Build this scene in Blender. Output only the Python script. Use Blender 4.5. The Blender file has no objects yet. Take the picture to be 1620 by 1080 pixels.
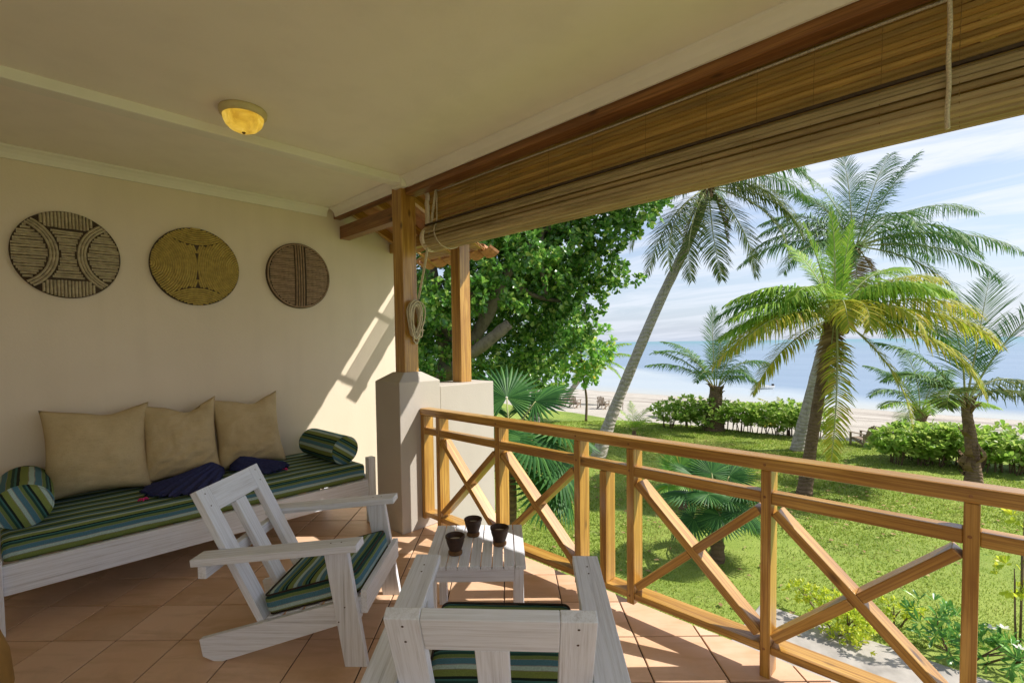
import bpy, bmesh, math, random
import numpy as np
from mathutils import Vector, Matrix, Quaternion, noise as mnoise

random.seed(7)
rng = np.random.default_rng(7)
PI = math.pi
R = math.radians
scene = bpy.context.scene
COL = scene.collection

# ------------------------------------------------------------------ camera
cam_d = bpy.data.cameras.new('camera')
cam = bpy.data.objects.new('camera', cam_d)
COL.objects.link(cam)
scene.camera = cam
cam_d.sensor_fit = 'HORIZONTAL'
cam_d.sensor_width = 36.0
cam_d.lens = 36.0 * 764.58 / 1620.0
cam_d.shift_x = (810 - 794.04) / 1620.0
cam_d.shift_y = (573.41 - 540) / 1620.0
cam_d.clip_start = 0.05
cam_d.clip_end = 20000
_pi, _ro, _az = 0.03965, 0.013849, 0.78165
_c, _s = math.cos(_pi), math.sin(_pi)
_fw, _up, _ri = Vector((0, _c, -_s)), Vector((0, _s, _c)), Vector((1, 0, 0))
_r2 = _ri * math.cos(_ro) - _up * math.sin(_ro)
_u2 = _up * math.cos(_ro) + _ri * math.sin(_ro)
_Rz = Matrix(((math.sin(_az), math.cos(_az), 0), (-math.cos(_az), math.sin(_az), 0), (0, 0, 1)))
_r2, _u2, _fw = _Rz @ _r2, _Rz @ _u2, _Rz @ _fw
m = Matrix((_r2, _u2, -_fw)).transposed().to_4x4()
m.translation = (0, 0, 1.5)
cam.matrix_world = m

# ------------------------------------------------------------------ world: sky with thin cloud
SUN = Vector((0.70, -0.71, 1.01)).normalized()
world = bpy.data.worlds.new('World')
scene.world = world
world.use_nodes = True
wn, wl = world.node_tree.nodes, world.node_tree.links
wn.clear()
SKY_STRENGTH = 0.115
wo = wn.new('ShaderNodeOutputWorld')
bg = wn.new('ShaderNodeBackground')
bg.inputs['Strength'].default_value = SKY_STRENGTH
sky = wn.new('ShaderNodeTexSky')
sky.sky_type = 'NISHITA'
sky.sun_disc = False
sky.sun_elevation = R(45.4)
sky.sun_rotation = R(135.4)
sky.air_density = 1.0
sky.dust_density = 0.6
sky.ozone_density = 1.5
tc = wn.new('ShaderNodeTexCoord')
sep = wn.new('ShaderNodeSeparateXYZ')
wl.new(tc.outputs['Generated'], sep.inputs[0])
zz = wn.new('ShaderNodeMath'); zz.operation = 'MAXIMUM'; zz.inputs[1].default_value = 0.0
wl.new(sep.outputs['Z'], zz.inputs[0])
za = wn.new('ShaderNodeMath'); za.operation = 'ADD'; za.inputs[1].default_value = 0.12
wl.new(zz.outputs[0], za.inputs[0])
dx = wn.new('ShaderNodeMath'); dx.operation = 'DIVIDE'
dy = wn.new('ShaderNodeMath'); dy.operation = 'DIVIDE'
wl.new(sep.outputs['X'], dx.inputs[0]); wl.new(za.outputs[0], dx.inputs[1])
wl.new(sep.outputs['Y'], dy.inputs[0]); wl.new(za.outputs[0], dy.inputs[1])
cmb = wn.new('ShaderNodeCombineXYZ')
wl.new(dx.outputs[0], cmb.inputs[0]); wl.new(dy.outputs[0], cmb.inputs[1])
mp = wn.new('ShaderNodeMapping'); mp.inputs['Rotation'].default_value = (0, 0, R(28)); mp.inputs['Scale'].default_value = (1.0, 0.42, 1)
wl.new(cmb.outputs[0], mp.inputs[0])
nz = wn.new('ShaderNodeTexNoise'); nz.inputs['Scale'].default_value = 1.7; nz.inputs['Detail'].default_value = 9; nz.inputs['Roughness'].default_value = 0.62; nz.inputs['Distortion'].default_value = 0.9
wl.new(mp.outputs[0], nz.inputs['Vector'])
cr = wn.new('ShaderNodeValToRGB')
cr.color_ramp.elements[0].position = 0.40; cr.color_ramp.elements[0].color = (0, 0, 0, 1)
cr.color_ramp.elements[1].position = 0.60; cr.color_ramp.elements[1].color = (1, 1, 1, 1)
wl.new(nz.outputs['Fac'], cr.inputs[0])
cm = wn.new('ShaderNodeMath'); cm.operation = 'MULTIPLY'; cm.inputs[1].default_value = 0.92
wl.new(cr.outputs[0], cm.inputs[0])
mixc = wn.new('ShaderNodeMixRGB')
hz = wn.new('ShaderNodeMapRange'); hz.inputs[1].default_value = 0.0; hz.inputs[2].default_value = 0.30; hz.inputs[3].default_value = 0.80; hz.inputs[4].default_value = 0.0
wl.new(sep.outputs['Z'], hz.inputs[0])
hazec = wn.new('ShaderNodeMixRGB'); hazec.inputs[2].default_value = (1.45, 1.85, 2.5, 1)
tint = wn.new('ShaderNodeMixRGB'); tint.blend_type = 'MULTIPLY'; tint.inputs[0].default_value = 1.0; tint.inputs[2].default_value = (0.58, 0.50, 0.47, 1)
wl.new(sky.outputs[0], tint.inputs[1])
wl.new(hz.outputs[0], hazec.inputs[0]); wl.new(tint.outputs[0], hazec.inputs[1])
hf = wn.new('ShaderNodeMath'); hf.operation = 'MULTIPLY_ADD'; hf.inputs[1].default_value = -0.75; hf.inputs[2].default_value = 1.0
wl.new(hz.outputs[0], hf.inputs[0])
cmh = wn.new('ShaderNodeMath'); cmh.operation = 'MULTIPLY'
wl.new(cm.outputs[0], cmh.inputs[0]); wl.new(hf.outputs[0], cmh.inputs[1])
wl.new(cmh.outputs[0], mixc.inputs[0]); wl.new(hazec.outputs[0], mixc.inputs[1])
mixc.inputs[2].default_value = (2.8, 2.92, 3.2, 1)
wl.new(mixc.outputs[0], bg.inputs['Color'])
wl.new(bg.outputs[0], wo.inputs[0])

# ------------------------------------------------------------------ sun
sd = bpy.data.lights.new('sun', 'SUN')
sd.energy = 2.3
sd.angle = R(0.5)
sd.color = (1.0, 0.945, 0.865)
so = bpy.data.objects.new('sun', sd)
COL.objects.link(so)
so.rotation_euler = (-SUN).to_track_quat('-Z', 'Y').to_euler()
so.location = SUN * 60

# ------------------------------------------------------------------ render settings
scene.view_settings.view_transform = 'Standard'
scene.view_settings.look = 'None'
scene.view_settings.exposure = 1.58
scene.view_settings.gamma = 1.0
scene.view_settings.use_curve_mapping = False
scene.render.engine = 'CYCLES'
cy = scene.cycles
cy.use_denoising = True
cy.max_bounces = 12
cy.diffuse_bounces = 8
cy.glossy_bounces = 4
cy.transmission_bounces = 6
cy.transparent_max_bounces = 8
cy.sample_clamp_indirect = 8
cy.use_adaptive_sampling = True

# ================================================================== helpers
R2 = Vector((0.7041, -0.7101))
F2 = Vector((0.7101, 0.7041))
def g(a, b, z=0.0):
    """garden frame: a to the right along the veranda diagonal, b outward to the sea"""
    p = R2 * a + F2 * b
    return Vector((p.x, p.y, z))
def gdir(a, b, z):
    return g(a, b, z)
GA = math.atan2(R2.y, R2.x)

def tag(o, label=None, cat=None, group=None, kind=None):
    if label: o['label'] = label
    if cat: o['category'] = cat
    if group: o['group'] = group
    if kind: o['kind'] = kind
    return o
def empty(name, loc=(0, 0, 0), rz=0.0):
    o = bpy.data.objects.new(name, None)
    o.empty_display_size = 0.1
    COL.objects.link(o)
    o.location = loc
    o.rotation_euler = (0, 0, rz)
    return o
def link(name, me, mat=None, parent=None, M=None, smooth=False, bevel=0.0, bseg=2):
    o = bpy.data.objects.new(name, me)
    COL.objects.link(o)
    if mat is not None and not me.materials:
        me.materials.append(mat)
    if parent is not None:
        o.parent = parent
    if M is not None:
        o.matrix_local = M
    if smooth:
        me.polygons.foreach_set('use_smooth', [True] * len(me.polygons))
    if bevel:
        b = o.modifiers.new('bevel', 'BEVEL'); b.width = bevel; b.segments = bseg; b.limit_method = 'ANGLE'; b.angle_limit = R(40)
    return o
def mesh(name, v, f):
    me = bpy.data.meshes.new(name)
    me.from_pydata([tuple(map(float, p)) for p in v], [], f)
    me.update()
    return me
def copy_tree(o, parent=None):
    c = o.copy(); COL.objects.link(c)
    if parent is not None: c.parent = parent
    for ch in list(o.children): copy_tree(ch, c)
    return c

class MB:
    def __init__(s): s.v = []; s.f = []
    def add(s, v, f):
        n = len(s.v); s.v += [tuple(p) for p in v]; s.f += [tuple(i + n for i in q) for q in f]
    def box(s, x0, x1, y0, y1, z0, z1):
        s.add([(x0,y0,z0),(x1,y0,z0),(x1,y1,z0),(x0,y1,z0),(x0,y0,z1),(x1,y0,z1),(x1,y1,z1),(x0,y1,z1)],
              [(0,3,2,1),(4,5,6,7),(0,1,5,4),(1,2,6,5),(2,3,7,6),(3,0,4,7)])
    def prism(s, poly, y0, y1):
        n = len(poly)
        a = sum(poly[i][0]*poly[(i+1)%n][1]-poly[(i+1)%n][0]*poly[i][1] for i in range(n))
        if a < 0: poly = poly[::-1]
        v = [(p[0], y0, p[1]) for p in poly] + [(p[0], y1, p[1]) for p in poly]
        f = [tuple(range(n)), tuple(range(2*n-1, n-1, -1))]
        f += [(i, i+n, (i+1)%n+n, (i+1)%n) for i in range(n)]
        s.add(v, f)
    def tube(s, pts, rad, n=8, cap=True):
        pts = [Vector(p) for p in pts]
        if not hasattr(rad, '__len__'): rad = [rad]*len(pts)
        ref = Vector((0.13, 0.21, 0.97))
        vs = []; fs = []
        t0 = (pts[1]-pts[0]).normalized()
        x = t0.cross(ref)
        if x.length < 0.05: x = t0.cross(Vector((1, 0, 0)))
        x.normalize()
        for i, p in enumerate(pts):
            t = (pts[min(i+1, len(pts)-1)] - pts[max(i-1, 0)])
            if t.length < 1e-9: t = t0
            t.normalize()
            x = (x - t*x.dot(t)).normalized(); y = t.cross(x)
            for k in range(n):
                a = 2*PI*k/n
                vs.append(p + (x*math.cos(a) + y*math.sin(a))*rad[i])
        for i in range(len(pts)-1):
            for k in range(n):
                fs.append((i*n+k, i*n+(k+1)%n, (i+1)*n+(k+1)%n, (i+1)*n+k))
        if cap:
            fs.append(tuple(range(n-1, -1, -1))); m_ = (len(pts)-1)*n; fs.append(tuple(range(m_, m_+n)))
        s.add(vs, fs)
    def lathe(s, prof, n=24, c=(0, 0, 0)):
        vs = []; fs = []
        for r, z in prof:
            for k in range(n):
                a = 2*PI*k/n; vs.append((c[0]+r*math.cos(a), c[1]+r*math.sin(a), c[2]+z))
        for i in range(len(prof)-1):
            for k in range(n):
                fs.append((i*n+k, i*n+(k+1)%n, (i+1)*n+(k+1)%n, (i+1)*n+k))
        if prof[0][0] > 1e-4: fs.append(tuple(range(n-1, -1, -1)))
        if prof[-1][0] > 1e-4: m_ = (len(prof)-1)*n; fs.append(tuple(range(m_, m_+n)))
        s.add(vs, fs)
    def build(s, name, mat=None, parent=None, M=None, smooth=False, bevel=0.0, bseg=2):
        return link(name, mesh(name, s.v, s.f), mat, parent, M, smooth, bevel, bseg)

_plank_cache = {}
def plank(name, p0, p1, w, t, up, mat, parent=None, bevel=0.003, key=None):
    """one board: local x along its length, y = width w, z = thickness t, up = direction of z"""
    p0, p1, up = Vector(p0), Vector(p1), Vector(up)
    x = (p1-p0); L = x.length; x.normalize()
    z = (up - x*up.dot(x)).normalized(); y = z.cross(x)
    M = Matrix((x, y, z)).transposed().to_4x4(); M.translation = (p0+p1)/2
    k = (round(L, 4), round(w, 4), round(t, 4), mat.name)
    if k not in _plank_cache:
        b = MB(); b.box(-L/2, L/2, -w/2, w/2, -t/2, t/2)
        me = mesh(name, b.v, b.f); me.materials.append(mat); _plank_cache[k] = me
    return link(name, _plank_cache[k], None, parent, M, bevel=bevel)

# ================================================================== materials
class NT:
    """small node-graph helper"""
    def __init__(s, name):
        s.m = bpy.data.materials.new(name); s.m.use_nodes = True
        s.t = s.m.node_tree; s.t.nodes.clear()
        s.out = s.t.nodes.new('ShaderNodeOutputMaterial')
    def n(s, typ, **kw):
        nd = s.t.nodes.new(typ)
        for k, v in kw.items(): setattr(nd, k, v)
        return nd
    def l(s, a, b): s.t.links.new(a, b)
    def coords(s, kind='Object', scale=(1, 1, 1), rand=True, rot=(0, 0, 0)):
        tcn = s.n('ShaderNodeTexCoord'); mpn = s.n('ShaderNodeMapping')
        mpn.inputs['Scale'].default_value = scale; mpn.inputs['Rotation'].default_value = rot
        if rand:
            oi = s.n('ShaderNodeObjectInfo'); ml = s.n('ShaderNodeMath', operation='MULTIPLY'); ml.inputs[1].default_value = 37.0
            s.l(oi.outputs['Random'], ml.inputs[0])
            va = s.n('ShaderNodeVectorMath', operation='ADD')
            s.l(tcn.outputs[kind], va.inputs[0]); s.l(ml.outputs[0], va.inputs[1]); s.l(va.outputs[0], mpn.inputs[0])
        else:
            s.l(tcn.outputs[kind], mpn.inputs[0])
        return mpn.outputs[0]
    def noise(s, vec, scale, detail=4, rough=0.5, dist=0.0):
        nd = s.n('ShaderNodeTexNoise'); nd.inputs['Scale'].default_value = scale; nd.inputs['Detail'].default_value = detail
        nd.inputs['Roughness'].default_value = rough; nd.inputs['Distortion'].default_value = dist
        s.l(vec, nd.inputs['Vector']); return nd.outputs['Fac']
    def ramp(s, fac, stops, interp='LINEAR'):
        nd = s.n('ShaderNodeValToRGB'); cr_ = nd.color_ramp; cr_.interpolation = interp
        while len(cr_.elements) < len(stops): cr_.elements.new(0.5)
        for e, (p, c) in zip(cr_.elements, stops):
            e.position = p; e.color = (c, c, c, 1) if not hasattr(c, '__len__') else (*c, 1)
        s.l(fac, nd.inputs[0]); return nd.outputs[0]
    def mix(s, fac, a, b, blend='MIX'):
        nd = s.n('ShaderNodeMixRGB', blend_type=blend)
        for i, q in enumerate((fac, a, b)):
            if hasattr(q, 'is_linked') or hasattr(q, 'links'): s.l(q, nd.inputs[i])
            elif hasattr(q, '__len__'): nd.inputs[i].default_value = (*q, 1)
            else: nd.inputs[i].default_value = q if i == 0 else (q, q, q, 1)
        return nd.outputs[0]
    def bsdf(s, col, rough=0.6, spec=0.5, bump=None, bstr=0.2, bdist=0.01, translucent=0.0, coat=0.0, metal=0.0):
        p = s.n('ShaderNodeBsdfPrincipled')
        if hasattr(col, 'links'): s.l(col, p.inputs['Base Color'])
        else: p.inputs['Base Color'].default_value = (*col, 1)
        if hasattr(rough, 'links'): s.l(rough, p.inputs['Roughness'])
        else: p.inputs['Roughness'].default_value = rough
        p.inputs['Specular IOR Level'].default_value = spec
        p.inputs['Coat Weight'].default_value = coat
        p.inputs['Coat Roughness'].default_value = 0.2
        p.inputs['Metallic'].default_value = metal
        if bump is not None:
            b = s.n('ShaderNodeBump'); b.inputs['Strength'].default_value = bstr; b.inputs['Distance'].default_value = bdist
            s.l(bump, b.inputs['Height']); s.l(b.outputs[0], p.inputs['Normal'])
        sh = p.outputs[0]
        if translucent:
            tr = s.n('ShaderNodeBsdfTranslucent')
            if hasattr(col, 'links'): s.l(col, tr.inputs[0])
            else: tr.inputs[0].default_value = (*col, 1)
            mx = s.n('ShaderNodeMixShader'); mx.inputs[0].default_value = translucent
            s.l(sh, mx.inputs[1]); s.l(tr.outputs[0], mx.inputs[2]); sh = mx.outputs[0]
        s.l(sh, s.out.inputs[0])
        return s.m

def mat_plaster(name, c1, c2, bstr=0.25):
    t = NT(name); v = t.coords('Object', rand=False)
    n1 = t.noise(v, 1.3, 5, 0.6); n2 = t.noise(v, 60, 4, 0.6)
    n3 = t.noise(t.coords('Object', (5, 5, 0.6), rand=False), 1.0, 4)
    col = t.mix(t.ramp(n1, [(0.3, 0.0), (0.7, 1.0)]), c1, c2)
    col = t.mix(t.ramp(n3, [(0.45, 0.0), (0.75, 0.16)]), col, tuple(q*0.72 for q in c1))
    return t.bsdf(col, 0.85, 0.2, n2, bstr, 0.004)
M_WALL = mat_plaster('wall_plaster', (0.72, 0.62, 0.48), (0.77, 0.67, 0.53))
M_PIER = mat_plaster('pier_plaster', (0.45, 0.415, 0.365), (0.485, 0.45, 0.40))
M_CEIL = mat_plaster('ceiling_plaster', (0.85, 0.785, 0.695), (0.88, 0.82, 0.735), 0.2)
M_TRIM = mat_plaster('trim_paint', (0.80, 0.765, 0.68), (0.84, 0.805, 0.72), 0.1)

def mat_white(name, scale):
    t = NT(name); v = t.coords('Object', scale)
    gr = t.noise(v, 1.0, 7, 0.65, 0.3); gr2 = t.noise(v, 3.3, 4, 0.6)
    bl = t.noise(t.coords('Object', (3, 3, 3)), 1.6, 4)
    col = t.ramp(gr, [(0.26, (0.42, 0.42, 0.44)), (0.40, (0.65, 0.67, 0.71)), (0.54, (0.75, 0.78, 0.84)), (0.8, (0.78, 0.81, 0.88))])
    col = t.mix(t.ramp(gr2, [(0.34, 0.35), (0.46, 0.0)]), col, (0.46, 0.45, 0.45))
    col = t.mix(t.ramp(bl, [(0.55, 0.0), (0.78, 0.22)]), col, (0.64, 0.61, 0.60))
    return t.bsdf(col, 0.55, 0.35, gr, 0.35, 0.003)
M_WHITE = mat_white('whitewashed_wood', (2.2, 85, 85))
M_WHITE_Z = mat_white('whitewashed_wood_upright', (85, 85, 2.2))

def mat_pine(name, c_dark, c_mid, c_light, scale=(1.2, 16, 16), rough=0.34, coat=0.55):
    t = NT(name); v = t.coords('Object', scale)
    gr = t.noise(v, 1.5, 5, 0.6, 1.0)
    fine = t.noise(t.coords('Object', (1.6, 110, 110)), 1.0, 4, 0.6, 0.6)
    big = t.noise(t.coords('Object', (1.1, 4, 4)), 1.0, 3)
    col = t.ramp(gr, [(0.3, c_dark), (0.5, c_mid), (0.68, c_light)])
    col = t.mix(t.ramp(fine, [(0.40, 0.75), (0.55, 0.0)]), col, c_dark)
    vk = t.n('ShaderNodeTexVoronoi'); vk.inputs['Scale'].default_value = 1.0
    t.l(t.coords('Object', (3.0, 7, 7)), vk.inputs['Vector'])
    kn = t.ramp(vk.outputs['Distance'], [(0.05, 1.0), (0.13, 0.0)])
    col = t.mix(kn, col, tuple(q*0.35 for q in c_dark))
    col = t.mix(t.ramp(big, [(0.4, 0.0), (0.7, 0.35)]), col, c_dark)
    rr = t.ramp(fine, [(0.3, rough+0.12), (0.7, rough)])
    return t.bsdf(col, rr, 0.45, fine, 0.25, 0.002, coat=coat)
M_PINE = mat_pine('varnished_pine', (0.26, 0.115, 0.018), (0.50, 0.275, 0.050), (0.62, 0.38, 0.09))
M_BEAM = mat_pine('dark_varnished_beam', (0.15, 0.055, 0.015), (0.26, 0.105, 0.030), (0.36, 0.17, 0.05), rough=0.4, coat=0.2)

def mat_bamboo(nm, stops):
    t = NT(nm); oi = t.n('ShaderNodeObjectInfo')
    v = t.coords('Object', (90, 0.7, 90)); gr = t.noise(v, 1.0, 4, 0.6)
    pt = t.noise(t.coords('Object', (8, 1.8, 8)), 1.0, 4, 0.6)
    col = t.ramp(oi.outputs['Random'], stops)
    col = t.mix(t.ramp(pt, [(0.4, 0.0), (0.68, 0.6)]), col, (0.27, 0.19, 0.08))
    col = t.mix(t.ramp(gr, [(0.38, 0.28), (0.55, 0.0)]), col, (0.24, 0.15, 0.05))
    return t.bsdf(col, 0.5, 0.35, gr, 0.3, 0.002, translucent=0.4)
M_BAMBOO = mat_bamboo('bamboo_slat_inner', [(0.0, (0.46, 0.275, 0.065)), (0.3, (0.68, 0.435, 0.11)), (0.6, (0.56, 0.385, 0.13)), (1.0, (0.78, 0.53, 0.17))])
M_BAMBOO2 = mat_bamboo('bamboo_slat_outer', [(0.0, (0.60, 0.47, 0.24)), (0.3, (0.76, 0.62, 0.34)), (0.6, (0.68, 0.57, 0.33)), (1.0, (0.80, 0.67, 0.39))])

def mat_tile():
    t = NT('terracotta_floor_tile'); oi = t.n('ShaderNodeObjectInfo')
    v = t.coords('Object', (1, 1, 1))
    n1 = t.noise(v, 5, 5, 0.6, 0.4); n2 = t.noise(v, 26, 4, 0.6)
    n3 = t.noise(t.coords('Object', (2.0, 9, 2)), 1.2, 5, 0.6, 0.6)
    col = t.ramp(oi.outputs['Random'], [(0.0, (0.58, 0.36, 0.21)), (0.5, (0.67, 0.43, 0.27)), (1.0, (0.73, 0.49, 0.33))])
    col = t.mix(t.ramp(n1, [(0.35, 0.0), (0.7, 0.5)]), col, (0.74, 0.54, 0.40))
    col = t.mix(t.ramp(n3, [(0.47, 0.0), (0.70, 0.5)]), col, (0.46, 0.27, 0.13))
    sp_ = t.noise(t.coords('Object', (1, 1, 1), rand=False), 2.3, 6, 0.7)
    col = t.mix(t.ramp(sp_, [(0.55, 0.0), (0.75, 0.35)]), col, (0.36, 0.25, 0.17))
    rr = t.ramp(n1, [(0.3, 0.34), (0.7, 0.5)])
    return t.bsdf(col, rr, 0.4, n2, 0.08, 0.002)
M_TILE = mat_tile()
def mat_simple(name, c, rough=0.6, spec=0.4, nscale=20, var=0.3, bstr=0.15, bdist=0.004, translucent=0.0, metal=0.0):
    t = NT(name); v = t.coords('Object'); n1 = t.noise(v, nscale, 4, 0.6)
    col = t.mix(t.ramp(n1, [(0.3, 0.0), (0.7, 1.0)]), tuple(q*(1-var) for q in c), tuple(min(1, q*(1+var*0.5)) for q in c))
    return t.bsdf(col, rough, spec, n1, bstr, bdist, translucent, metal=metal)
M_GROUT = mat_simple('grout', (0.085, 0.055, 0.04), 0.9)
M_CLOTH = NT('tan_linen')
def _lin():
    t = M_CLOTH; v = t.coords('Object')
    w1 = t.noise(t.coords('Object', (1, 260, 260)), 1.0, 2); w2 = t.noise(t.coords('Object', (260, 1, 260)), 1.0, 2)
    b = t.noise(v, 5, 4, 0.6)
    col = t.mix(t.ramp(b, [(0.3, 0.0), (0.7, 1.0)]), (0.47, 0.365, 0.20), (0.57, 0.455, 0.265))
    mm = t.n('ShaderNodeMath', operation='ADD'); t.l(w1, mm.inputs[0]); t.l(w2, mm.inputs[1])
    col = t.mix(t.ramp(mm.outputs[0], [(0.8, 0.3), (1.1, 0.0)]), col, (0.35, 0.26, 0.13))
    cz = t.noise(t.coords('Object', (6, 6, 9)), 1.0, 4, 0.55, 0.8)
    cb = t.n('ShaderNodeMath', operation='MULTIPLY_ADD'); cb.inputs[1].default_value = 16.0; t.l(cz, cb.inputs[0]); t.l(mm.outputs[0], cb.inputs[2])
    return t.bsdf(col, 0.9, 0.15, cb.outputs[0], 0.35, 0.0012)
M_CLOTH = _lin()
M_NAVY = mat_simple('navy_cotton', (0.034, 0.040, 0.125), 0.85, 0.2, 60, 0.3, 0.3, 0.002)
M_PINK = mat_simple('pink_tassel', (0.62, 0.03, 0.17), 0.6, 0.3, 60)
M_CORD = mat_simple('cotton_cord', (0.62, 0.55, 0.40), 0.85, 0.2, 150, 0.4, 0.5, 0.002)
M_TAPE = mat_simple('woven_edge_tape', (0.78, 0.71, 0.55), 0.85, 0.2, 90, 0.2)
M_THREAD = mat_simple('binding_thread', (0.34, 0.22, 0.08), 0.9, 0.2, 90)
M_POT = mat_simple('dark_clay', (0.060, 0.032, 0.020), 0.65, 0.35, 30, 0.45)
M_POTB = mat_simple('brown_clay', (0.16, 0.080, 0.030), 0.7, 0.3, 30, 0.4)
M_WAX = mat_simple('candle_wax', (0.62, 0.58, 0.50), 0.5, 0.4, 30, 0.2)
M_OCHRE = mat_simple('ochre_clay', (0.36, 0.20, 0.05), 0.6, 0.3, 6, 0.35)
M_ROOF = mat_simple('terracotta_roof_tile', (0.46, 0.225, 0.11), 0.75, 0.25, 9, 0.35)
M_BLACK = mat_simple('black_paint', (0.035, 0.024, 0.017), 0.7, 0.3, 30)
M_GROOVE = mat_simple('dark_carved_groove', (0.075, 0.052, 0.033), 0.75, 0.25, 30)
M_RIB1 = mat_simple('carved_rib_grey_tan', (0.44, 0.37, 0.24), 0.65, 0.3, 30, 0.3)
M_RIB2 = mat_simple('carved_rib_ochre', (0.48, 0.36, 0.10), 0.65, 0.3, 30, 0.3)
M_RIB3 = mat_simple('carved_rib_brown', (0.36, 0.25, 0.16), 0.65, 0.3, 30, 0.3)
M_CREAMMETAL = mat_simple('cream_lamp_ring', (0.62, 0.52, 0.27), 0.5, 0.4, 20, 0.1)
M_IRON = mat_simple('dark_iron', (0.06, 0.05, 0.045), 0.5, 0.4, 30, 0.2, metal=0.8)

PERIOD = 0.118
STRIPES = [(0.0, (0.010, 0.018, 0.017)), (0.085, (0.22, 0.285, 0.075)), (0.30, (0.28, 0.28, 0.17)), (0.325, (0.44, 0.60, 0.56)),
           (0.47, (0.30, 0.30, 0.28)), (0.50, (0.085, 0.215, 0.29)), (0.70, (0.28, 0.28, 0.17)), (0.725, (0.16, 0.235, 0.075)), (0.84, (0.018, 0.065, 0.058)), (0.93, (0.050, 0.165, 0.155))]
def mat_stripe(name, vec=None, radial=None, phase=0.0, period=PERIOD):
    t = NT(name); tcn = t.n('ShaderNodeTexCoord')
    wob = t.noise(tcn.outputs['Object'], 7, 3)
    if radial is None:
        d = t.n('ShaderNodeVectorMath', operation='DOT_PRODUCT'); d.inputs[1].default_value = vec
        t.l(tcn.outputs['Object'], d.inputs[0]); s_ = d.outputs['Value']
    else:
        sp = t.n('ShaderNodeSeparateXYZ'); t.l(tcn.outputs['Object'], sp.inputs[0])
        at = t.n('ShaderNodeMath', operation='ARCTAN2'); t.l(sp.outputs['Y'], at.inputs[0]); t.l(sp.outputs['Z'], at.inputs[1])
        ml = t.n('ShaderNodeMath', operation='MULTIPLY'); ml.inputs[1].default_value = radial; t.l(at.outputs[0], ml.inputs[0]); s_ = ml.outputs[0]
    wm = t.n('ShaderNodeMath', operation='MULTIPLY_ADD'); wm.inputs[1].default_value = 0.008; t.l(wob, wm.inputs[0]); t.l(s_, wm.inputs[2])
    dv = t.n('ShaderNodeMath', operation='MULTIPLY_ADD'); dv.inputs[1].default_value = 1/period; dv.inputs[2].default_value = phase + 20
    t.l(wm.outputs[0], dv.inputs[0])
    fr = t.n('ShaderNodeMath', operation='FRACT'); t.l(dv.outputs[0], fr.inputs[0])
    col = t.ramp(fr.outputs[0], STRIPES, 'CONSTANT')
    wv = t.noise(t.coords('Object', (320, 320, 320)), 1.0, 2)
    col = t.mix(t.ramp(wv, [(0.35, 0.35), (0.65, 0.0)]), col, (0.03, 0.035, 0.03))
    return t.bsdf(col, 0.9, 0.15, wv, 0.2, 0.001)
M_STR_MATT = mat_stripe('striped_canvas_mattress', (0, 1, 1), phase=0.15)
M_STR_CUSH = mat_stripe('striped_canvas_cushion', (1, 0, 0.0), phase=0.05)
M_STR_CUSHY = mat_stripe('striped_canvas_cushion_side', (0, 0, 1), phase=0.55)
M_STR_BOL = mat_stripe('striped_canvas_bolster', radial=0.118*5/(2*PI)*1.0)
M_STR_END = mat_stripe('striped_canvas_bolster_end', (0, 1, 0.25), phase=0.4)

def mat_leaf(name, stops, rough=0.4, spec=0.5, trans=0.3, noisy=0.0):
    t = NT(name); ge = t.n('ShaderNodeNewGeometry')
    col = t.ramp(ge.outputs['Random Per Island'], stops)
    if noisy:
        nn = t.noise(t.coords('Object', rand=False), noisy, 5, 0.65)
        col = t.mix(t.ramp(nn, [(0.50, 0.0), (0.70, 0.75)]), col, stops[-1][1])
        col = t.mix(t.ramp(nn, [(0.32, 0.6), (0.46, 0.0)]), col, tuple(q*0.5 for q in stops[0][1]))
    return t.bsdf(col, rough, spec, translucent=trans)
M_LEAF_TREE = mat_leaf('glossy_tree_leaf', [(0.0, (0.048, 0.150, 0.022)), (0.5, (0.120, 0.288, 0.043)), (0.82, (0.240, 0.444, 0.072)), (1.0, (0.504, 0.624, 0.144))], 0.26, 0.8, 0.46)
M_LEAF_BRIGHT = mat_leaf('bright_young_leaf', [(0.0, (0.126, 0.316, 0.042)), (0.6, (0.252, 0.526, 0.073)), (0.92, (0.400, 0.610, 0.106)), (1.0, (0.736, 0.588, 0.084))], 0.35, 0.5, 0.5)
M_LEAF_HEDGE = mat_leaf('hedge_leaf', [(0.0, (0.20, 0.37, 0.05)), (0.5, (0.33, 0.50, 0.085)), (1.0, (0.52, 0.62, 0.16))], 0.42, 0.4, 0.52)
M_LEAF_YEL = mat_leaf('yellow_green_leaf', [(0.0, (0.309, 0.447, 0.034)), (0.5, (0.550, 0.653, 0.052)), (1.0, (0.750, 0.750, 0.086))], 0.4, 0.4, 0.5)
M_LEAF_LONG = mat_leaf('long_green_leaf', [(0.0, (0.054, 0.180, 0.036)), (0.5, (0.126, 0.342, 0.064)), (1.0, (0.270, 0.540, 0.108))], 0.35, 0.5, 0.3)
M_FROND_G = mat_leaf('palm_frond_green', [(0.0, (0.048, 0.138, 0.035)), (0.6, (0.098, 0.220, 0.057)), (1.0, (0.195, 0.308, 0.073))], 0.58, 0.12, 0.28)
M_FROND_D = mat_leaf('palm_frond_olive', [(0.0, (0.062, 0.112, 0.025)), (0.6, (0.119, 0.181, 0.040)), (1.0, (0.250, 0.263, 0.075))], 0.58, 0.12, 0.28)
M_FROND_Y = mat_leaf('palm_frond_yellow', [(0.0, (0.220, 0.319, 0.033)), (0.4, (0.396, 0.429, 0.042)), (0.85, (0.616, 0.539, 0.066)), (1.0, (0.528, 0.374, 0.132))], 0.58, 0.12, 0.48)
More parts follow.
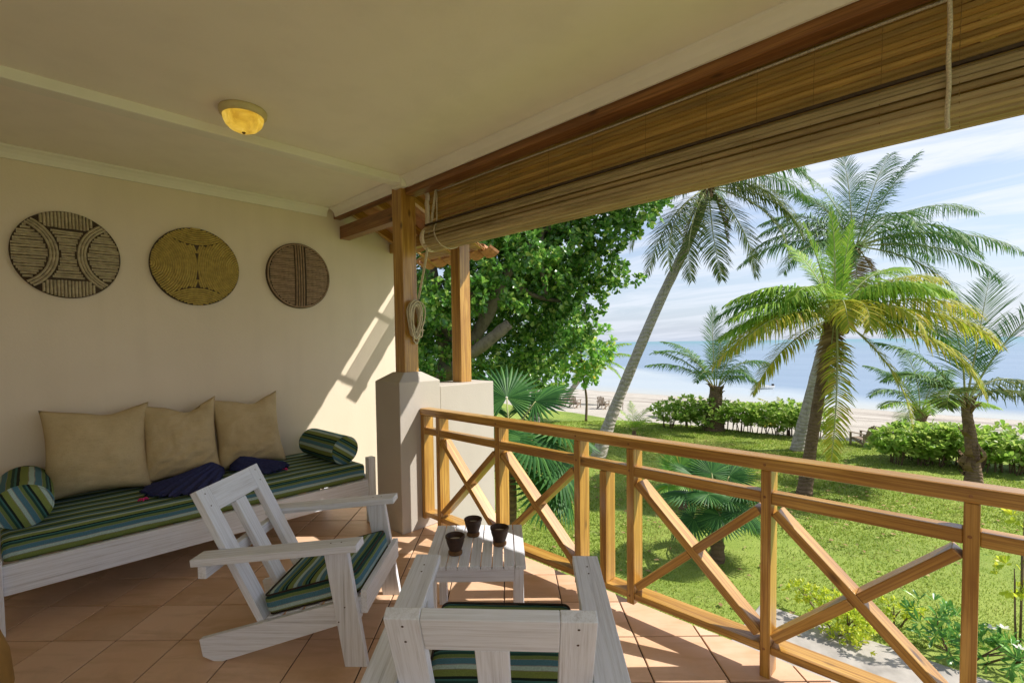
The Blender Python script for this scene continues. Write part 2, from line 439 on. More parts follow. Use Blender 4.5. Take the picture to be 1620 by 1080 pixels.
M_FROND_YG = mat_leaf('palm_frond_lime', [(0.0, (0.135, 0.304, 0.038)), (0.5, (0.254, 0.439, 0.051)), (1.0, (0.439, 0.575, 0.085))], 0.58, 0.12, 0.35)
M_FROND_B = mat_leaf('dead_palm_frond', [(0.0, (0.16, 0.10, 0.05)), (0.5, (0.28, 0.19, 0.09)), (1.0, (0.40, 0.29, 0.14))], 0.8, 0.1, 0.2)
M_FAN = mat_leaf('fan_palm_leaf', [(0.0, (0.021, 0.086, 0.019)), (0.5, (0.040, 0.131, 0.027)), (1.0, (0.084, 0.210, 0.044))], 0.5, 0.22, 0.25)
M_PETIOLE = mat_simple('pale_petiole', (0.34, 0.36, 0.14), 0.5, 0.4, 8, 0.3)
M_DRYFROND = mat_simple('dry_palm_fibre', (0.20, 0.13, 0.065), 0.85, 0.2, 12, 0.5, 0.5, 0.02)
M_PETAL = mat_simple('white_petal', (0.82, 0.80, 0.74), 0.6, 0.3, 8, 0.1, translucent=0.3)

def mat_trunk(name, c1, c2, ring=9.0):
    t = NT(name); v = t.coords('Object')
    w = t.n('ShaderNodeTexWave', wave_type='BANDS', bands_direction='Z'); w.inputs['Scale'].default_value = ring/5; w.inputs['Distortion'].default_value = 9.0; w.inputs['Detail'].default_value = 4
    t.l(v, w.inputs['Vector'])
    n1 = t.noise(v, 5, 7, 0.7); n2 = t.noise(t.coords('Object', (5, 5, 2.5)), 1.5, 6, 0.7, 0.5)
    col = t.mix(n1, c1, c2)
    col = t.mix(t.ramp(w.outputs['Fac'], [(0.0, 0.3), (0.3, 0.0)]), col, tuple(q*0.45 for q in c1))
    col = t.mix(t.ramp(n2, [(0.36, 0.5), (0.5, 0.0)]), col, tuple(q*0.45 for q in c1))
    ad = t.n('ShaderNodeMath', operation='ADD'); t.l(w.outputs['Fac'], ad.inputs[0]); t.l(n2, ad.inputs[1])
    return t.bsdf(col, 0.85, 0.2, ad.outputs[0], 0.7, 0.03)
M_TRUNK = mat_trunk('grey_palm_trunk', (0.33, 0.295, 0.25), (0.52, 0.47, 0.41))
M_TRUNK_B = mat_trunk('brown_palm_trunk', (0.14, 0.09, 0.055), (0.25, 0.17, 0.11), 14)
M_BARK = mat_trunk('rough_tree_bark', (0.12, 0.095, 0.07), (0.27, 0.23, 0.18), 1.0)
M_STEM = mat_simple('woody_stem', (0.17, 0.12, 0.07), 0.85, 0.2, 15)

def mat_lawn():
    t = NT('lawn_grass'); v = t.coords('Object', rand=False)
    n1 = t.noise(v, 0.35, 6, 0.65, 0.3); n2 = t.noise(v, 2.6, 6, 0.7); n3 = t.noise(v, 38, 3, 0.7)
    col = t.ramp(n1, [(0.3, (0.155, 0.225, 0.034)), (0.5, (0.245, 0.325, 0.052)), (0.7, (0.34, 0.41, 0.085))])
    col = t.mix(t.ramp(n2, [(0.45, 0.0), (0.7, 0.65)]), col, (0.34, 0.40, 0.10))
    col = t.mix(t.ramp(n2, [(0.28, 0.7), (0.4, 0.0)]), col, (0.06, 0.14, 0.018))
    col = t.mix(t.ramp(n3, [(0.35, 0.55), (0.55, 0.0)]), col, (0.06, 0.12, 0.02))
    col = t.mix(t.ramp(t.noise(v, 1.1, 5, 0.7), [(0.62, 0.0), (0.76, 0.65)]), col, (0.30, 0.26, 0.16))
    return t.bsdf(col, 0.8, 0.2, n3, 0.7, 0.03)
M_LAWN = mat_lawn()
def mat_sand():
    t = NT('coral_sand'); v = t.coords('Object', rand=False)
    n1 = t.noise(v, 0.8, 6, 0.6); n2 = t.noise(v, 14, 4, 0.7)
    st = t.noise(t.coords('Object', (0.34, 0.035, 1), rand=False), 1.0, 7, 0.74, 1.2)
    sp = t.n('ShaderNodeSeparateXYZ'); t.l(v, sp.inputs[0])
    zone = t.n('ShaderNodeMapRange'); zone.inputs[1].default_value = 30; zone.inputs[2].default_value = 38; t.l(sp.outputs[0], zone.inputs[0])
    zone2 = t.n('ShaderNodeMapRange'); zone2.inputs[1].default_value = 49; zone2.inputs[2].default_value = 45; t.l(sp.outputs[0], zone2.inputs[0])
    zm = t.n('ShaderNodeMath', operation='MULTIPLY'); t.l(zone.outputs[0], zm.inputs[0]); t.l(zone2.outputs[0], zm.inputs[1])
    col = t.mix(t.ramp(n1, [(0.3, 0.0), (0.7, 1.0)]), (0.40, 0.365, 0.315), (0.48, 0.445, 0.39))
    weed = t.ramp(st, [(0.50, 0.0), (0.60, 0.9)])
    wm = t.n('ShaderNodeMath', operation='MULTIPLY'); t.l(weed, wm.inputs[0]); t.l(zm.outputs[0], wm.inputs[1])
    col = t.mix(wm.outputs[0], col, (0.17, 0.14, 0.115))
    wet = t.n('ShaderNodeMapRange'); wet.inputs[1].default_value = 48.5; wet.inputs[2].default_value = 51; t.l(sp.outputs[0], wet.inputs[0])
    col = t.mix(wet.outputs[0], col, (0.36, 0.34, 0.30))
    return t.bsdf(col, 0.9, 0.2, n2, 0.8, 0.05)
M_SAND = mat_sand()
def mat_sea():
    t = NT('sea_water'); v = t.coords('Object', rand=False)
    sp = t.n('ShaderNodeSeparateXYZ'); t.l(v, sp.inputs[0])
    # distance beyond the slanting edge of the sandbank
    y1 = t.n('ShaderNodeMath', operation='MULTIPLY_ADD'); y1.inputs[1].default_value = -0.80; t.l(sp.outputs[1], y1.inputs[0]); t.l(sp.outputs[0], y1.inputs[2])
    wob = t.noise(t.coords('Object', (0.02, 0.02, 1), rand=False), 1.5, 5, 0.6)
    w2 = t.n('ShaderNodeMath', operation='MULTIPLY_ADD'); w2.inputs[1].default_value = 26; t.l(wob, w2.inputs[0]); t.l(y1.outputs[0], w2.inputs[2])
    bar = t.n('ShaderNodeMapRange'); bar.inputs[1].default_value = 60; bar.inputs[2].default_value = 69; t.l(w2.outputs[0], bar.inputs[0])
    far = t.n('ShaderNodeMapRange'); far.inputs[1].default_value = 200; far.inputs[2].default_value = 1400; t.l(sp.outputs[0], far.inputs[0])
    col = t.mix(bar.outputs[0], (0.38, 0.43, 0.45), (0.17, 0.245, 0.335))
    edge = t.n('ShaderNodeMapRange'); edge.inputs[1].default_value = 52; edge.inputs[2].default_value = 58; t.l(sp.outputs[0], edge.inputs[0])
    col = t.mix(edge.outputs[0], (0.42, 0.43, 0.39), col)
    col = t.mix(far.outputs[0], col, (0.09, 0.23, 0.27))
    streak = t.noise(t.coords('Object', (0.05, 0.008, 1), rand=False), 1.0, 5, 0.6)
    col = t.mix(t.ramp(streak, [(0.45, 0.0), (0.7, 0.3)]), col, (0.24, 0.32, 0.41))
    rip = t.noise(t.coords('Object', (1.0, 0.35, 1), rand=False), 1.6, 4, 0.6)
    bp = t.n('ShaderNodeBump'); bp.inputs['Strength'].default_value = 0.3; bp.inputs['Distance'].default_value = 0.06; t.l(rip, bp.inputs['Height'])
    df = t.n('ShaderNodeBsdfDiffuse'); t.l(col, df.inputs[0]); gl = t.n('ShaderNodeBsdfGlossy'); gl.inputs['Roughness'].default_value = 0.22; gl.inputs['Color'].default_value = (0.93, 0.95, 1.0, 1); t.l(bp.outputs[0], gl.inputs['Normal'])
    mx = t.n('ShaderNodeMixShader'); mx.inputs[0].default_value = 0.30; t.l(df.outputs[0], mx.inputs[1]); t.l(gl.outputs[0], mx.inputs[2]); t.l(mx.outputs[0], t.out.inputs[0])
    return t.m
M_SEA = mat_sea()
M_PATH = mat_simple('worn_concrete', (0.40, 0.37, 0.33), 0.9, 0.2, 3, 0.3, 0.3, 0.01)
M_BOAT = mat_simple('white_boat_paint', (0.78, 0.78, 0.76), 0.4, 0.5, 4, 0.1)
M_BOATIN = mat_simple('grey_boat_inside', (0.30, 0.32, 0.34), 0.6, 0.4, 4, 0.2)
M_BUOY = mat_simple('yellow_buoy', (0.62, 0.52, 0.08), 0.5, 0.4, 6, 0.2)
M_TEAK = mat_simple('weathered_teak', (0.26, 0.20, 0.15), 0.8, 0.2, 6, 0.3)
M_BLUE = mat_simple('pale_blue_canvas', (0.30, 0.48, 0.56), 0.85, 0.2, 10, 0.2)

def mat_glass_amber():
    t = NT('amber_alabaster_glass'); v = t.coords('Object')
    n1 = t.noise(v, 9, 5, 0.65, 1.2)
    col = t.ramp(n1, [(0.35, (0.46, 0.25, 0.02)), (0.6, (0.66, 0.42, 0.05)), (0.8, (0.80, 0.60, 0.16))])
    p = t.n('ShaderNodeBsdfPrincipled'); t.l(col, p.inputs['Base Color']); p.inputs['Roughness'].default_value = 0.35
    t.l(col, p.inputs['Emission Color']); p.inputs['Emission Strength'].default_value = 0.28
    t.l(p.outputs[0], t.out.inputs[0]); return t.m
M_AMBER = mat_glass_amber()

# ================================================================== structure: floor, walls, ceiling
WALL_Y = 4.58
# floor slab and tiles
b = MB(); b.box(-2.6, 2.475, -3.6, WALL_Y, -0.30, -0.006)
floor = b.build('floor', M_GROUT); tag(floor, kind='structure')
def clip(poly, nx, ny, d):
    out = []
    for i in range(len(poly)):
        p, q = poly[i], poly[(i+1) % len(poly)]
        dp, dq = p[0]*nx+p[1]*ny-d, q[0]*nx+q[1]*ny-d
        if dp <= 0: out.append(p)
        if dp*dq < 0:
            t = dp/(dp-dq); out.append((p[0]+(q[0]-p[0])*t, p[1]+(q[1]-p[1])*t))
    return out
TA = GA - 0.010
TT = Vector((math.cos(TA), math.sin(TA))); TN = Vector((-math.sin(TA), math.cos(TA)))
TP = 0.3335; HT = TP/2 - 0.0034
def tile_mesh(poly):
    n = len(poly); ins = []
    cx_, cy_ = sum(p[0] for p in poly)/n, sum(p[1] for p in poly)/n
    v = [(p[0], p[1], -0.010) for p in poly] + [(p[0], p[1], -0.0025) for p in poly]
    v += [(p[0]-(p[0]-cx_)*0.018, p[1]-(p[1]-cy_)*0.018, 0.0) for p in poly]
    f = [(i, (i+1) % n, (i+1) % n+n, i+n) for i in range(n)] + [(i+n, (i+1) % n+n, (i+1) % n+2*n, i+2*n) for i in range(n)]
    f.append(tuple(range(2*n, 3*n)))
    return mesh('tile', v, f)
full_tile = tile_mesh([(-HT, -HT), (HT, -HT), (HT, HT), (-HT, HT)]); full_tile.materials.append(M_TILE)
for i in range(-18, 14):
    for j in range(-4, 18):
        ct, cn = (i + 0.395)*TP, (j + 0.74)*TP
        c = TT*ct + TN*cn
        if cn < 0.75 or not (-1.6 < c.x < 2.8 and -1.2 < c.y < 4.9): continue
        poly = [(c + TT*sx*HT + TN*sy*HT) for sx, sy in ((-1, -1), (1, -1), (1, 1), (-1, 1))]
        poly = [(p.x, p.y) for p in poly]
        p2 = clip(clip(poly, 1, 0, 2.475), 0, 1, WALL_Y)
        if len(p2) < 3: continue
        area = abs(sum(p2[k][0]*p2[(k+1) % len(p2)][1]-p2[(k+1) % len(p2)][0]*p2[k][1] for k in range(len(p2))))/2
        if area < 0.004: continue
        M = Matrix.Translation((c.x, c.y, random.uniform(-0.0007, 0.0006))) @ Matrix.Rotation(TA, 4, 'Z')
        if area > 4*HT*HT*0.999:
            link('tile', full_tile, None, floor, M)
        else:
            loc = [((Vector(p)-c).dot(TT), (Vector(p)-c).dot(TN)) for p in p2]
            link('tile', tile_mesh(loc), M_TILE, floor, M)

# back wall with the discs
b = MB(); b.box(-2.8, 3.12, WALL_Y, WALL_Y+0.25, -3.35, 3.25)
w = b.build('back_wall', M_WALL); tag(w, 'plain beige plaster wall behind the daybed', 'wall')
# wall of the house behind the camera; veranda end left open for fill light (out of the photograph's frame)
b = MB(); b.box(-2.8, -2.6, -3.6, WALL_Y, -0.3, 3.2)
w = b.build('house_wall', M_WALL); tag(w, 'beige house wall closing the veranda on the inner side', 'wall')
# storey below
b = MB(); b.box(-2.6, 2.30, -3.6, WALL_Y, -3.35, -0.31)
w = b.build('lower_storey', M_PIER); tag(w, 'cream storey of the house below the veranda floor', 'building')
# ceiling
CZ = 2.84
RY = -1.25  # roof and ceiling stop short here so sunlit floor bounces warm fill inside
b = MB(); b.box(-2.6, 2.262, RY, WALL_Y, CZ, CZ+0.12)
ceil = b.build('ceiling', M_CEIL); tag(ceil, kind='structure')
def crown(name, along, length_from, length_to, base):
    # cove profile in (out, down) from the corner
    prof = [(0, 0), (0.062, 0), (0.060, -0.012), (0.040, -0.024), (0.022, -0.045), (0.014, -0.072), (0.014, -0.08), (0, -0.08)]
    v = []; n = len(prof)
    for t_ in (length_from, length_to):
        for o_, d_ in prof:
            if along == 'x': v.append((t_, base-o_, CZ+d_-0.001))
            else: v.append((base-o_, t_, CZ+d_-0.001))
    f = [(i, (i+1) % n, (i+1) % n+n, i+n) for i in range(n)] + [tuple(range(n)), tuple(range(2*n-1, n-1, -1))]
    me = mesh(name, v, f)
    bm = bmesh.new(); bm.from_mesh(me); bmesh.ops.recalc_face_normals(bm, faces=bm.faces); bm.to_mesh(me); bm.free()
    return link(name, me, M_TRIM)
for nm, al, a0, a1, ba in (('cornice', 'x', -2.6, 2.2, WALL_Y-0.001), ('cornice', 'y', 3.42, 4.515, 2.268), ('cornice', 'y', RY, 3.28, 2.268)):
    o = crown(nm, al, a0, a1, ba); tag(o, kind='structure'); o.parent = ceil
b = MB(); b.box(-2.6, 2.258, 3.30, 3.405, CZ-0.056, CZ+0.002)
o = b.build('ceiling_beam', M_TRIM, ceil, bevel=0.006); tag(o, kind='structure')
b = MB(); b.box(2.20, 2.262, 3.285, 3.415, CZ-0.082, CZ-0.002)
o = b.build('beam_block', M_TRIM, ceil, bevel=0.004)

# pier and wing wall
pier = empty('pier', (2.30, 3.40, 0))
px0, px1, py0, py1 = -0.197, 0.203, -0.181, 0.179
v = [(px0, py0, 0), (px1, py0, 0), (px1, py1, 0), (px0, py1, 0), (px0, py0, 1.203), (px1, py0, 1.203), (px1, py1, 1.203), (px0, py1, 1.203),
     (-0.085, -0.085, 1.275), (0.085, -0.085, 1.275), (0.085, 0.085, 1.275), (-0.085, 0.085, 1.275)]
f = [(0, 3, 2, 1), (0, 1, 5, 4), (1, 2, 6, 5), (2, 3, 7, 6), (3, 0, 4, 7), (4, 5, 9, 8), (5, 6, 10, 9), (6, 7, 11, 10), (7, 4, 8, 11), (8, 9, 10, 11)]
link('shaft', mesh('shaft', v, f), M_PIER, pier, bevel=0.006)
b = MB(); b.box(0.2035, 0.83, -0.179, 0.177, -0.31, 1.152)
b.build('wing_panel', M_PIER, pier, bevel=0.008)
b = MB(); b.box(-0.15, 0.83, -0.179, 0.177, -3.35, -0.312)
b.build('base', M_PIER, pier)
tag(pier, 'cream plaster pier with sloped cap carrying the corner column, with a lower wing panel', 'pier')

# ================================================================== timber: columns, header, rafters, roof
def timber_post(name, x, y, z0, z1, s, label):
    o = plank(name, (x, y, z0), (x, y, z1), s, s, (1, 0, 0), M_PINE, bevel=0.006)
    return tag(o, label, 'post')
timber_post('corner_column', 2.305, 3.405, 1.270, 2.80, 0.138, 'thick varnished timber column with rope coil, standing on the pier cap')
timber_post('roof_post', 2.905, 3.405, 1.150, 2.487, 0.125, 'slimmer varnished timber post standing on the lower wing panel')
def beam(name, p0, p1, w_, t_, label, mat=M_BEAM, up=(0, 0, 1)):
    o = plank(name, p0, p1, w_, t_, up, mat, bevel=0.004)
    return tag(o, label, 'beam')
beam('header_beam', (2.325, RY, 2.775), (2.325, 3.33, 2.775), 0.10, 0.13, 'dark red-brown timber header running above the bamboo blind')
beam('header_beam', (2.31, 3.485, 2.79), (2.31, WALL_Y, 2.79), 0.07, 0.08, 'short dark header strip under the cornice between column and wall')
beam('tie_beam', (2.385, 3.485, 2.625), (2.385, WALL_Y-0.002, 2.625), 0.10, 0.125, 'short timber tie beam between corner column and back wall')
beam('plate_beam', (2.93, RY, 2.535), (2.93, 4.56, 2.535), 0.075, 0.10, 'long outer timber plate resting on the roof post', M_PINE)
# rafters: from tie line out and down to the eave
SL = 0.465
def roofz(x): return 2.99 - (x - 2.30)*SL        # underside of the tiles
for k, y in enumerate([4.50, 4.05, 3.60, 3.02, 2.5, 2.0, 1.5, 1.0, 0.5, 0.0, -0.5, -1.0]):
    o = plank('rafter', (2.36, y, roofz(2.36)-0.075), (3.14, y, roofz(3.14)-0.075), 0.05, 0.09, (0, 0, 1), M_PINE, bevel=0.003)
    lab = {0: 'roof rafter nearest the back wall', 1: 'middle roof rafter between wall and corner column', 2: 'roof rafter just behind the corner column'}.get(k)
    tag(o, lab or 'roof rafter hidden above the bamboo blind', 'rafter', 'rafters carrying the eave tiles')
# eave roof of barrel tiles
roof = empty('eave_roof', (2.2, 0, 0))
def barrel_tile():
    v = []; f = []; N = 8; L = 0.42
    for t_ in (0, 1):
        for rr, base in ((0.105, 0.0), (0.092, 0.0)):
            for k in range(N+1):
                a = PI*k/N
                r_ = rr*(1.0 - 0.10*t_)
                v.append((L*(0.5-t_), math.cos(a)*r_, math.sin(a)*r_*0.62))
    n = N+1
    for k in range(N):
        f.append((k, k+1, 2*n+k+1, 2*n+k)); f.append((n+k, 3*n+k, 3*n+k+1, n+k+1))
        f.append((k, n+k, n+k+1, k+1)); f.append((2*n+k, 2*n+k+1, 3*n+k+1, 3*n+k))
    f += [(0, 2*n, 3*n, n), (N, n+N, 3*n+N, 2*n+N)]
    return mesh('roof_tile', v, f)
bt = barrel_tile(); bt.materials.append(M_ROOF)
ang = math.atan(SL)
for row in range(3):
    for i in range(41):
        y = 4.74 - i*0.205
        if y < RY: break
        xx = 3.06 - row*0.34
        z = roofz(xx) - 0.012 + row*0.004
        up_ = Matrix.Translation((xx-2.2, y, z+0.035)) @ Matrix.Rotation(ang, 4, 'Y')
        link('roof_tile', bt, None, roof, up_, smooth=False)
        dn = Matrix.Translation((xx-2.2-0.012, y-0.1025, z+0.042)) @ Matrix.Rotation(ang, 4, 'Y') @ Matrix.Rotation(PI, 4, 'X')
        link('roof_tile', bt, None, roof, dn, smooth=False)
for i in range(7):  # short outer tile course, set past a gap to shape sun on the wall
    y = 4.74 - i*0.205
    if y < 3.66: break
    xx = 3.475; z = roofz(xx) - 0.020
    S_ = Matrix.Diagonal((0.30, 1, 1, 1))
    link('roof_tile', bt, None, roof, Matrix.Translation((xx-2.2, y, z+0.035)) @ Matrix.Rotation(ang, 4, 'Y') @ S_)
    link('roof_tile', bt, None, roof, Matrix.Translation((xx-2.2-0.012, y-0.1025, z+0.042)) @ Matrix.Rotation(ang, 4, 'Y') @ Matrix.Rotation(PI, 4, 'X') @ S_)
for k in range(7):  # lattice added in the gap to break sun into a faint striped band
    xx = 3.283 + k*0.0195
    plank('shade_lath', (xx-2.2, 3.60, roofz(xx)-0.01), (xx-2.2, 4.56, roofz(xx)-0.01), 0.0135, 0.012, (SL, 0, 1), M_PINE, roof, bevel=0)
for y in (3.63, 4.08, 4.52):  # strips carrying the added light-shaping lattice
    plank('shade_strip', (3.10-2.2, y, roofz(3.10)-0.022), (3.52-2.2, y, roofz(3.52)-0.022), 0.035, 0.012, (SL, 0, 1), M_PINE, roof, bevel=0)
# upper roof slab continuing over the ceiling (keeps the sky out)
b3 = MB(); b3.box(-5.0, 0.16, RY, 4.85, 3.00, 3.08)
b3.build('deck', M_ROOF, roof)
tag(roof, 'terracotta barrel tile eave sloping down outside the veranda', 'roof')

# ================================================================== railing
rail = empty('balcony_railing', (2.293, 0, 0))
XF = 0.0; D = 0.097
def rpost(y0, y1, z0, z1, x0=0.0, d=D):
    plank('post', (x0+d/2, (y0+y1)/2, z0), (x0+d/2, (y0+y1)/2, z1), abs(y1-y0), d, (1, 0, 0), M_PINE, rail, bevel=0.004)
YE = -2.6
plank('top_rail', (0.043, YE, 0.958), (0.043, 3.218, 0.958), 0.098, 0.058, (0, 0, 1), M_PINE, rail, bevel=0.010, )
posts = [(3.214, 3.172, 0.09), (3.016, 2.973, 0.0), (2.359, 2.316, 0.085), (1.692, 1.649, 0.075), (1.345, 1.302, 0.085), (0.680, 0.638, 0.0), (0.034, -0.009, 0.0),
         (-0.32, -0.363, 0.085), (-1.00, -1.043, 0.0), (-1.66, -1.70, 0.085), (-2.3, -2.343, 0.0)]
for y1, y0, z0 in posts: rpost(y0, y1, z0, 0.929)
rpost(1.473, 1.5155, 0.148, 0.780, 0.0)
rpost(-0.19, -0.147, 0.148, 0.780, 0.0)
spans = [(posts[i][1], posts[i+1][0]) for i in range(len(posts)-1)]
for i, (ya, yb) in enumerate(spans):
    plank('mid_rail', (0.004+0.032, yb, 0.807), (0.004+0.032, ya, 0.807), 0.062, 0.052, (0, 0, 1), M_PINE, rail, bevel=0.004)
    plank('bottom_rail', (0.003+0.052, yb, 0.129), (0.003+0.052, ya, 0.129), 0.102, 0.036, (0, 0, 1), M_PINE, rail, bevel=0.004)
    if i in (0, 3, 6): continue
    z0, z1 = 0.148, 0.780
    w_ = 0.040
    L = abs(ya-yb); H = z1-z0
    # full diagonal (upper left to lower right) and the two halves of the crossing one
    def diag(p, q, off):
        p, q = Vector(p), Vector(q)
        plank('brace', p, q, w_, 0.086, (1, 0, 0), M_PINE, rail, bevel=0.004)
    xc = 0.005+0.045
    e = 0.012
    ii = w_*0.5
    diag((xc, ya-e, z1-0.034), (xc, yb+e, z0+0.034), 0)
    mid = Vector((xc, (ya+yb)/2, (z0+z1)/2)); dd = Vector((0, ya-yb, -(H))).normalized()
    A_, B_ = Vector((xc-0.003, ya-e, z0+0.034)), Vector((xc-0.003, yb+e, z1-0.034))
    dir_ = (B_-A_).normalized(); midp = (A_+B_)/2; gap = 0.0215/max(0.25, math.sin(2*math.atan2(H, L)))*1.0
    diag(A_, midp-dir_*gap, 0); diag(midp+dir_*gap, B_, 0)
pl_ = MB(); pl_.lathe([(0.006, 0.0), (0.006, 0.0012), (0.001, 0.0014)], 10); plm = mesh('plug', pl_.v, pl_.f); plm.materials.append(M_BEAM)
for y1, y0, z0 in posts[1:8]:
    ym_ = (y0+y1)/2
    for x_, z_ in ((-0.0062, 0.955), (-0.0003, 0.812), (-0.0003, 0.130)):
        link('plug', plm, None, rail, Matrix.Translation((x_, ym_+0.004, z_)) @ Matrix.Rotation(-PI/2, 4, 'Y'))
tag(rail, 'varnished pine balcony railing with crossed braces', 'railing')

# ================================================================== bamboo blind
blind = empty('bamboo_blind', (2.40, 0, 0))
BY0, BY1 = -1.22, 3.20
def slat_mesh(w_, t_, L, mat):
    b = MB(); h = w_/2
    v = []
    for yy in (-L/2, L/2):
        v += [(-t_/2, yy, -h), (t_/2, yy, -h*0.8), (t_/2, yy, h*0.8), (-t_/2, yy, h)]
    v = [(t_*0.1, -L/2, -h), (t_/2, -L/2, -h*0.5), (t_/2, -L/2, h*0.5), (t_*0.1, -L/2, h), (-t_/2, -L/2, h*0.45), (-t_/2, -L/2, -h*0.45)]
    v += [(p[0], L/2, p[2]) for p in v]
    f = [(i, (i+1) % 6, (i+1) % 6+6, i+6) for i in range(6)] + [tuple(range(5, -1, -1)), tuple(range(6, 12))]
    me = mesh('slat', v, f); me.materials.append(mat)
    bm = bmesh.new(); bm.from_mesh(me); bmesh.ops.recalc_face_normals(bm, faces=bm.faces); bm.to_mesh(me); bm.free()
    return me
SLW = 0.0245
sm_ = slat_mesh(SLW, 0.011, BY1-BY0, M_BAMBOO)
sm2_ = slat_mesh(SLW, 0.012, BY1-BY0, M_BAMBOO2)
ymid = (BY0+BY1)/2
zt = 2.735
nsl = 14
for k in range(nsl):
    z = zt - k*(SLW+0.0006)
    link('slat', sm_, None, blind, Matrix.Translation((random.uniform(-0.0015, 0.0015), ymid + random.uniform(-0.008, 0.008), z)) @ Matrix.Rotation(random.uniform(-0.0018, 0.0018), 4, 'X') @ Matrix.Rotation(random.uniform(-0.12, 0.12), 4, 'Y'))
# the rolled-up lower part: slats round a flattened bundle
RC = Vector((0.035, 2.357)); RX, RZ = 0.098, 0.096
nr = 23
for k in range(nr):
    a = 2*PI*k/nr
    se = lambda v_: math.copysign(abs(v_)**0.85, v_)
    p = (RC.x - se(math.cos(a))*RX, RC.y + se(math.sin(a))*RZ)
    M = Matrix.Translation((p[0], ymid + random.uniform(-0.006, 0.006), p[1])) @ Matrix.Rotation(a, 4, 'Y') @ Matrix.Rotation(random.uniform(-0.10, 0.08), 4, 'Y') @ Matrix.Rotation(random.uniform(-0.0012, 0.0012), 4, 'X')
    link('slat', sm2_, None, blind, M)
for k in range(16):
    a = 2*PI*k/16
    M = Matrix.Translation((RC.x - math.cos(a)*RX*0.7, ymid, RC.y + math.sin(a)*RZ*0.7)) @ Matrix.Rotation(a, 4, 'Y')
    link('slat', sm_, None, blind, M)
# binding threads
for y in [2.92, 2.62, 2.28, 1.94, 1.615, 1.28, 0.96, 0.735, 0.515, 0.29, 0.07, -0.2, -0.5]:
    b = MB(); b.tube([(-0.0065, y, zt+0.01), (-0.0065, y+0.004, 2.46)], 0.0011, 5)
    pts = [(RC.x - math.cos(a)*(RX+0.0055), y, RC.y + math.sin(a)*(RZ+0.0055)) for a in np.linspace(0.9, -1.6, 14)]
    b.tube(pts, 0.0011, 5)
    b.build('thread', M_THREAD, blind)
# woven tape on the left edge: wavy down the sheet, then round the roll
b = MB()
def ribbon(pts, wdir, w_, th=0.004):
    vs = []
    for p in pts:
        for s in (-0.5, 0.5): vs.append(Vector(p)+Vector(wdir)*w_*s)
    n = len(pts)
    vs2 = [v_ + Vector((-th, 0.0, 0)) for v_ in vs]
    f = []
    for i in range(n-1):
        f += [(2*i, 2*i+1, 2*i+3, 2*i+2), (2*n+2*i, 2*n+2*i+2, 2*n+2*i+3, 2*n+2*i+1), (2*i, 2*i+2, 2*n+2*i+2, 2*n+2*i), (2*i+1, 2*n+2*i+1, 2*n+2*i+3, 2*i+3)]
    b.add(vs+vs2, f)
ribbon([(-0.010-0.004*math.sin(k*2.1), BY1-0.006+0.004*math.sin(k*1.7), 2.75-k*0.0285) for k in range(11)], (0, 1, 0), 0.055)
ribbon([(RC.x - math.cos(a)*(RX+0.006), BY1-0.004, RC.y + math.sin(a)*(RZ+0.006)) for a in np.linspace(1.5, -2.0, 22)], (0, 1, 0), 0.055)
b.build('edge_tape', M_TAPE, blind, smooth=True)
plank('shade_strip', (-0.045, BY0, 2.452), (-0.045, BY1-0.02, 2.452), 0.016, 0.012, (0, 0, 1), M_GROOVE, blind, bevel=0)  # dark strip stands in for the shade gap between sheet and roll
plank('head_batten', (0, BY0, 2.765), (0, BY1, 2.765), 0.03, 0.035, (0, 0, 1), M_BEAM, blind)
tag(blind, 'long brown bamboo slat blind half rolled up along the open side', 'blind')

# cords
def cord(name, pts, r, label, n=7):
    b = MB(); b.tube(pts, r, n); o = b.build(name, M_CORD, None, smooth=True)
    return tag(o, label, 'cord')
cord('blind_cord', [(2.388, 3.075, 2.705)] + [(2.386, y, 2.698+0.003*math.sin(y*3)) for y in np.linspace(2.9, -1.2, 26)], 0.0060, 'thin cord stretched along the top of the bamboo blind')
lift = [(2.378, 3.055, 2.74), (2.376, 3.053, 2.60), (2.372, 3.05, 2.48)] + [(2.40+RC.x-math.cos(a)*(RX+0.012), 3.05-0.01*i, RC.y+math.sin(a)*(RZ+0.012)) for i, a in enumerate(np.linspace(0.8, -2.6, 12))]
cord('lift_cord', lift, 0.0055, 'cord looping down around the left end of the rolled blind')
lift = [(2.318, 0.098, 2.72 - 0.031*i + 0.0) for i in range(17)]
lift = [(x_, y_ + 0.0015*math.sin(i), z_) for i, (x_, y_, z_) in enumerate(lift)]
cord('lift_cord', lift, 0.0075, 'cord hanging down the right part of the blind at the top of the picture')
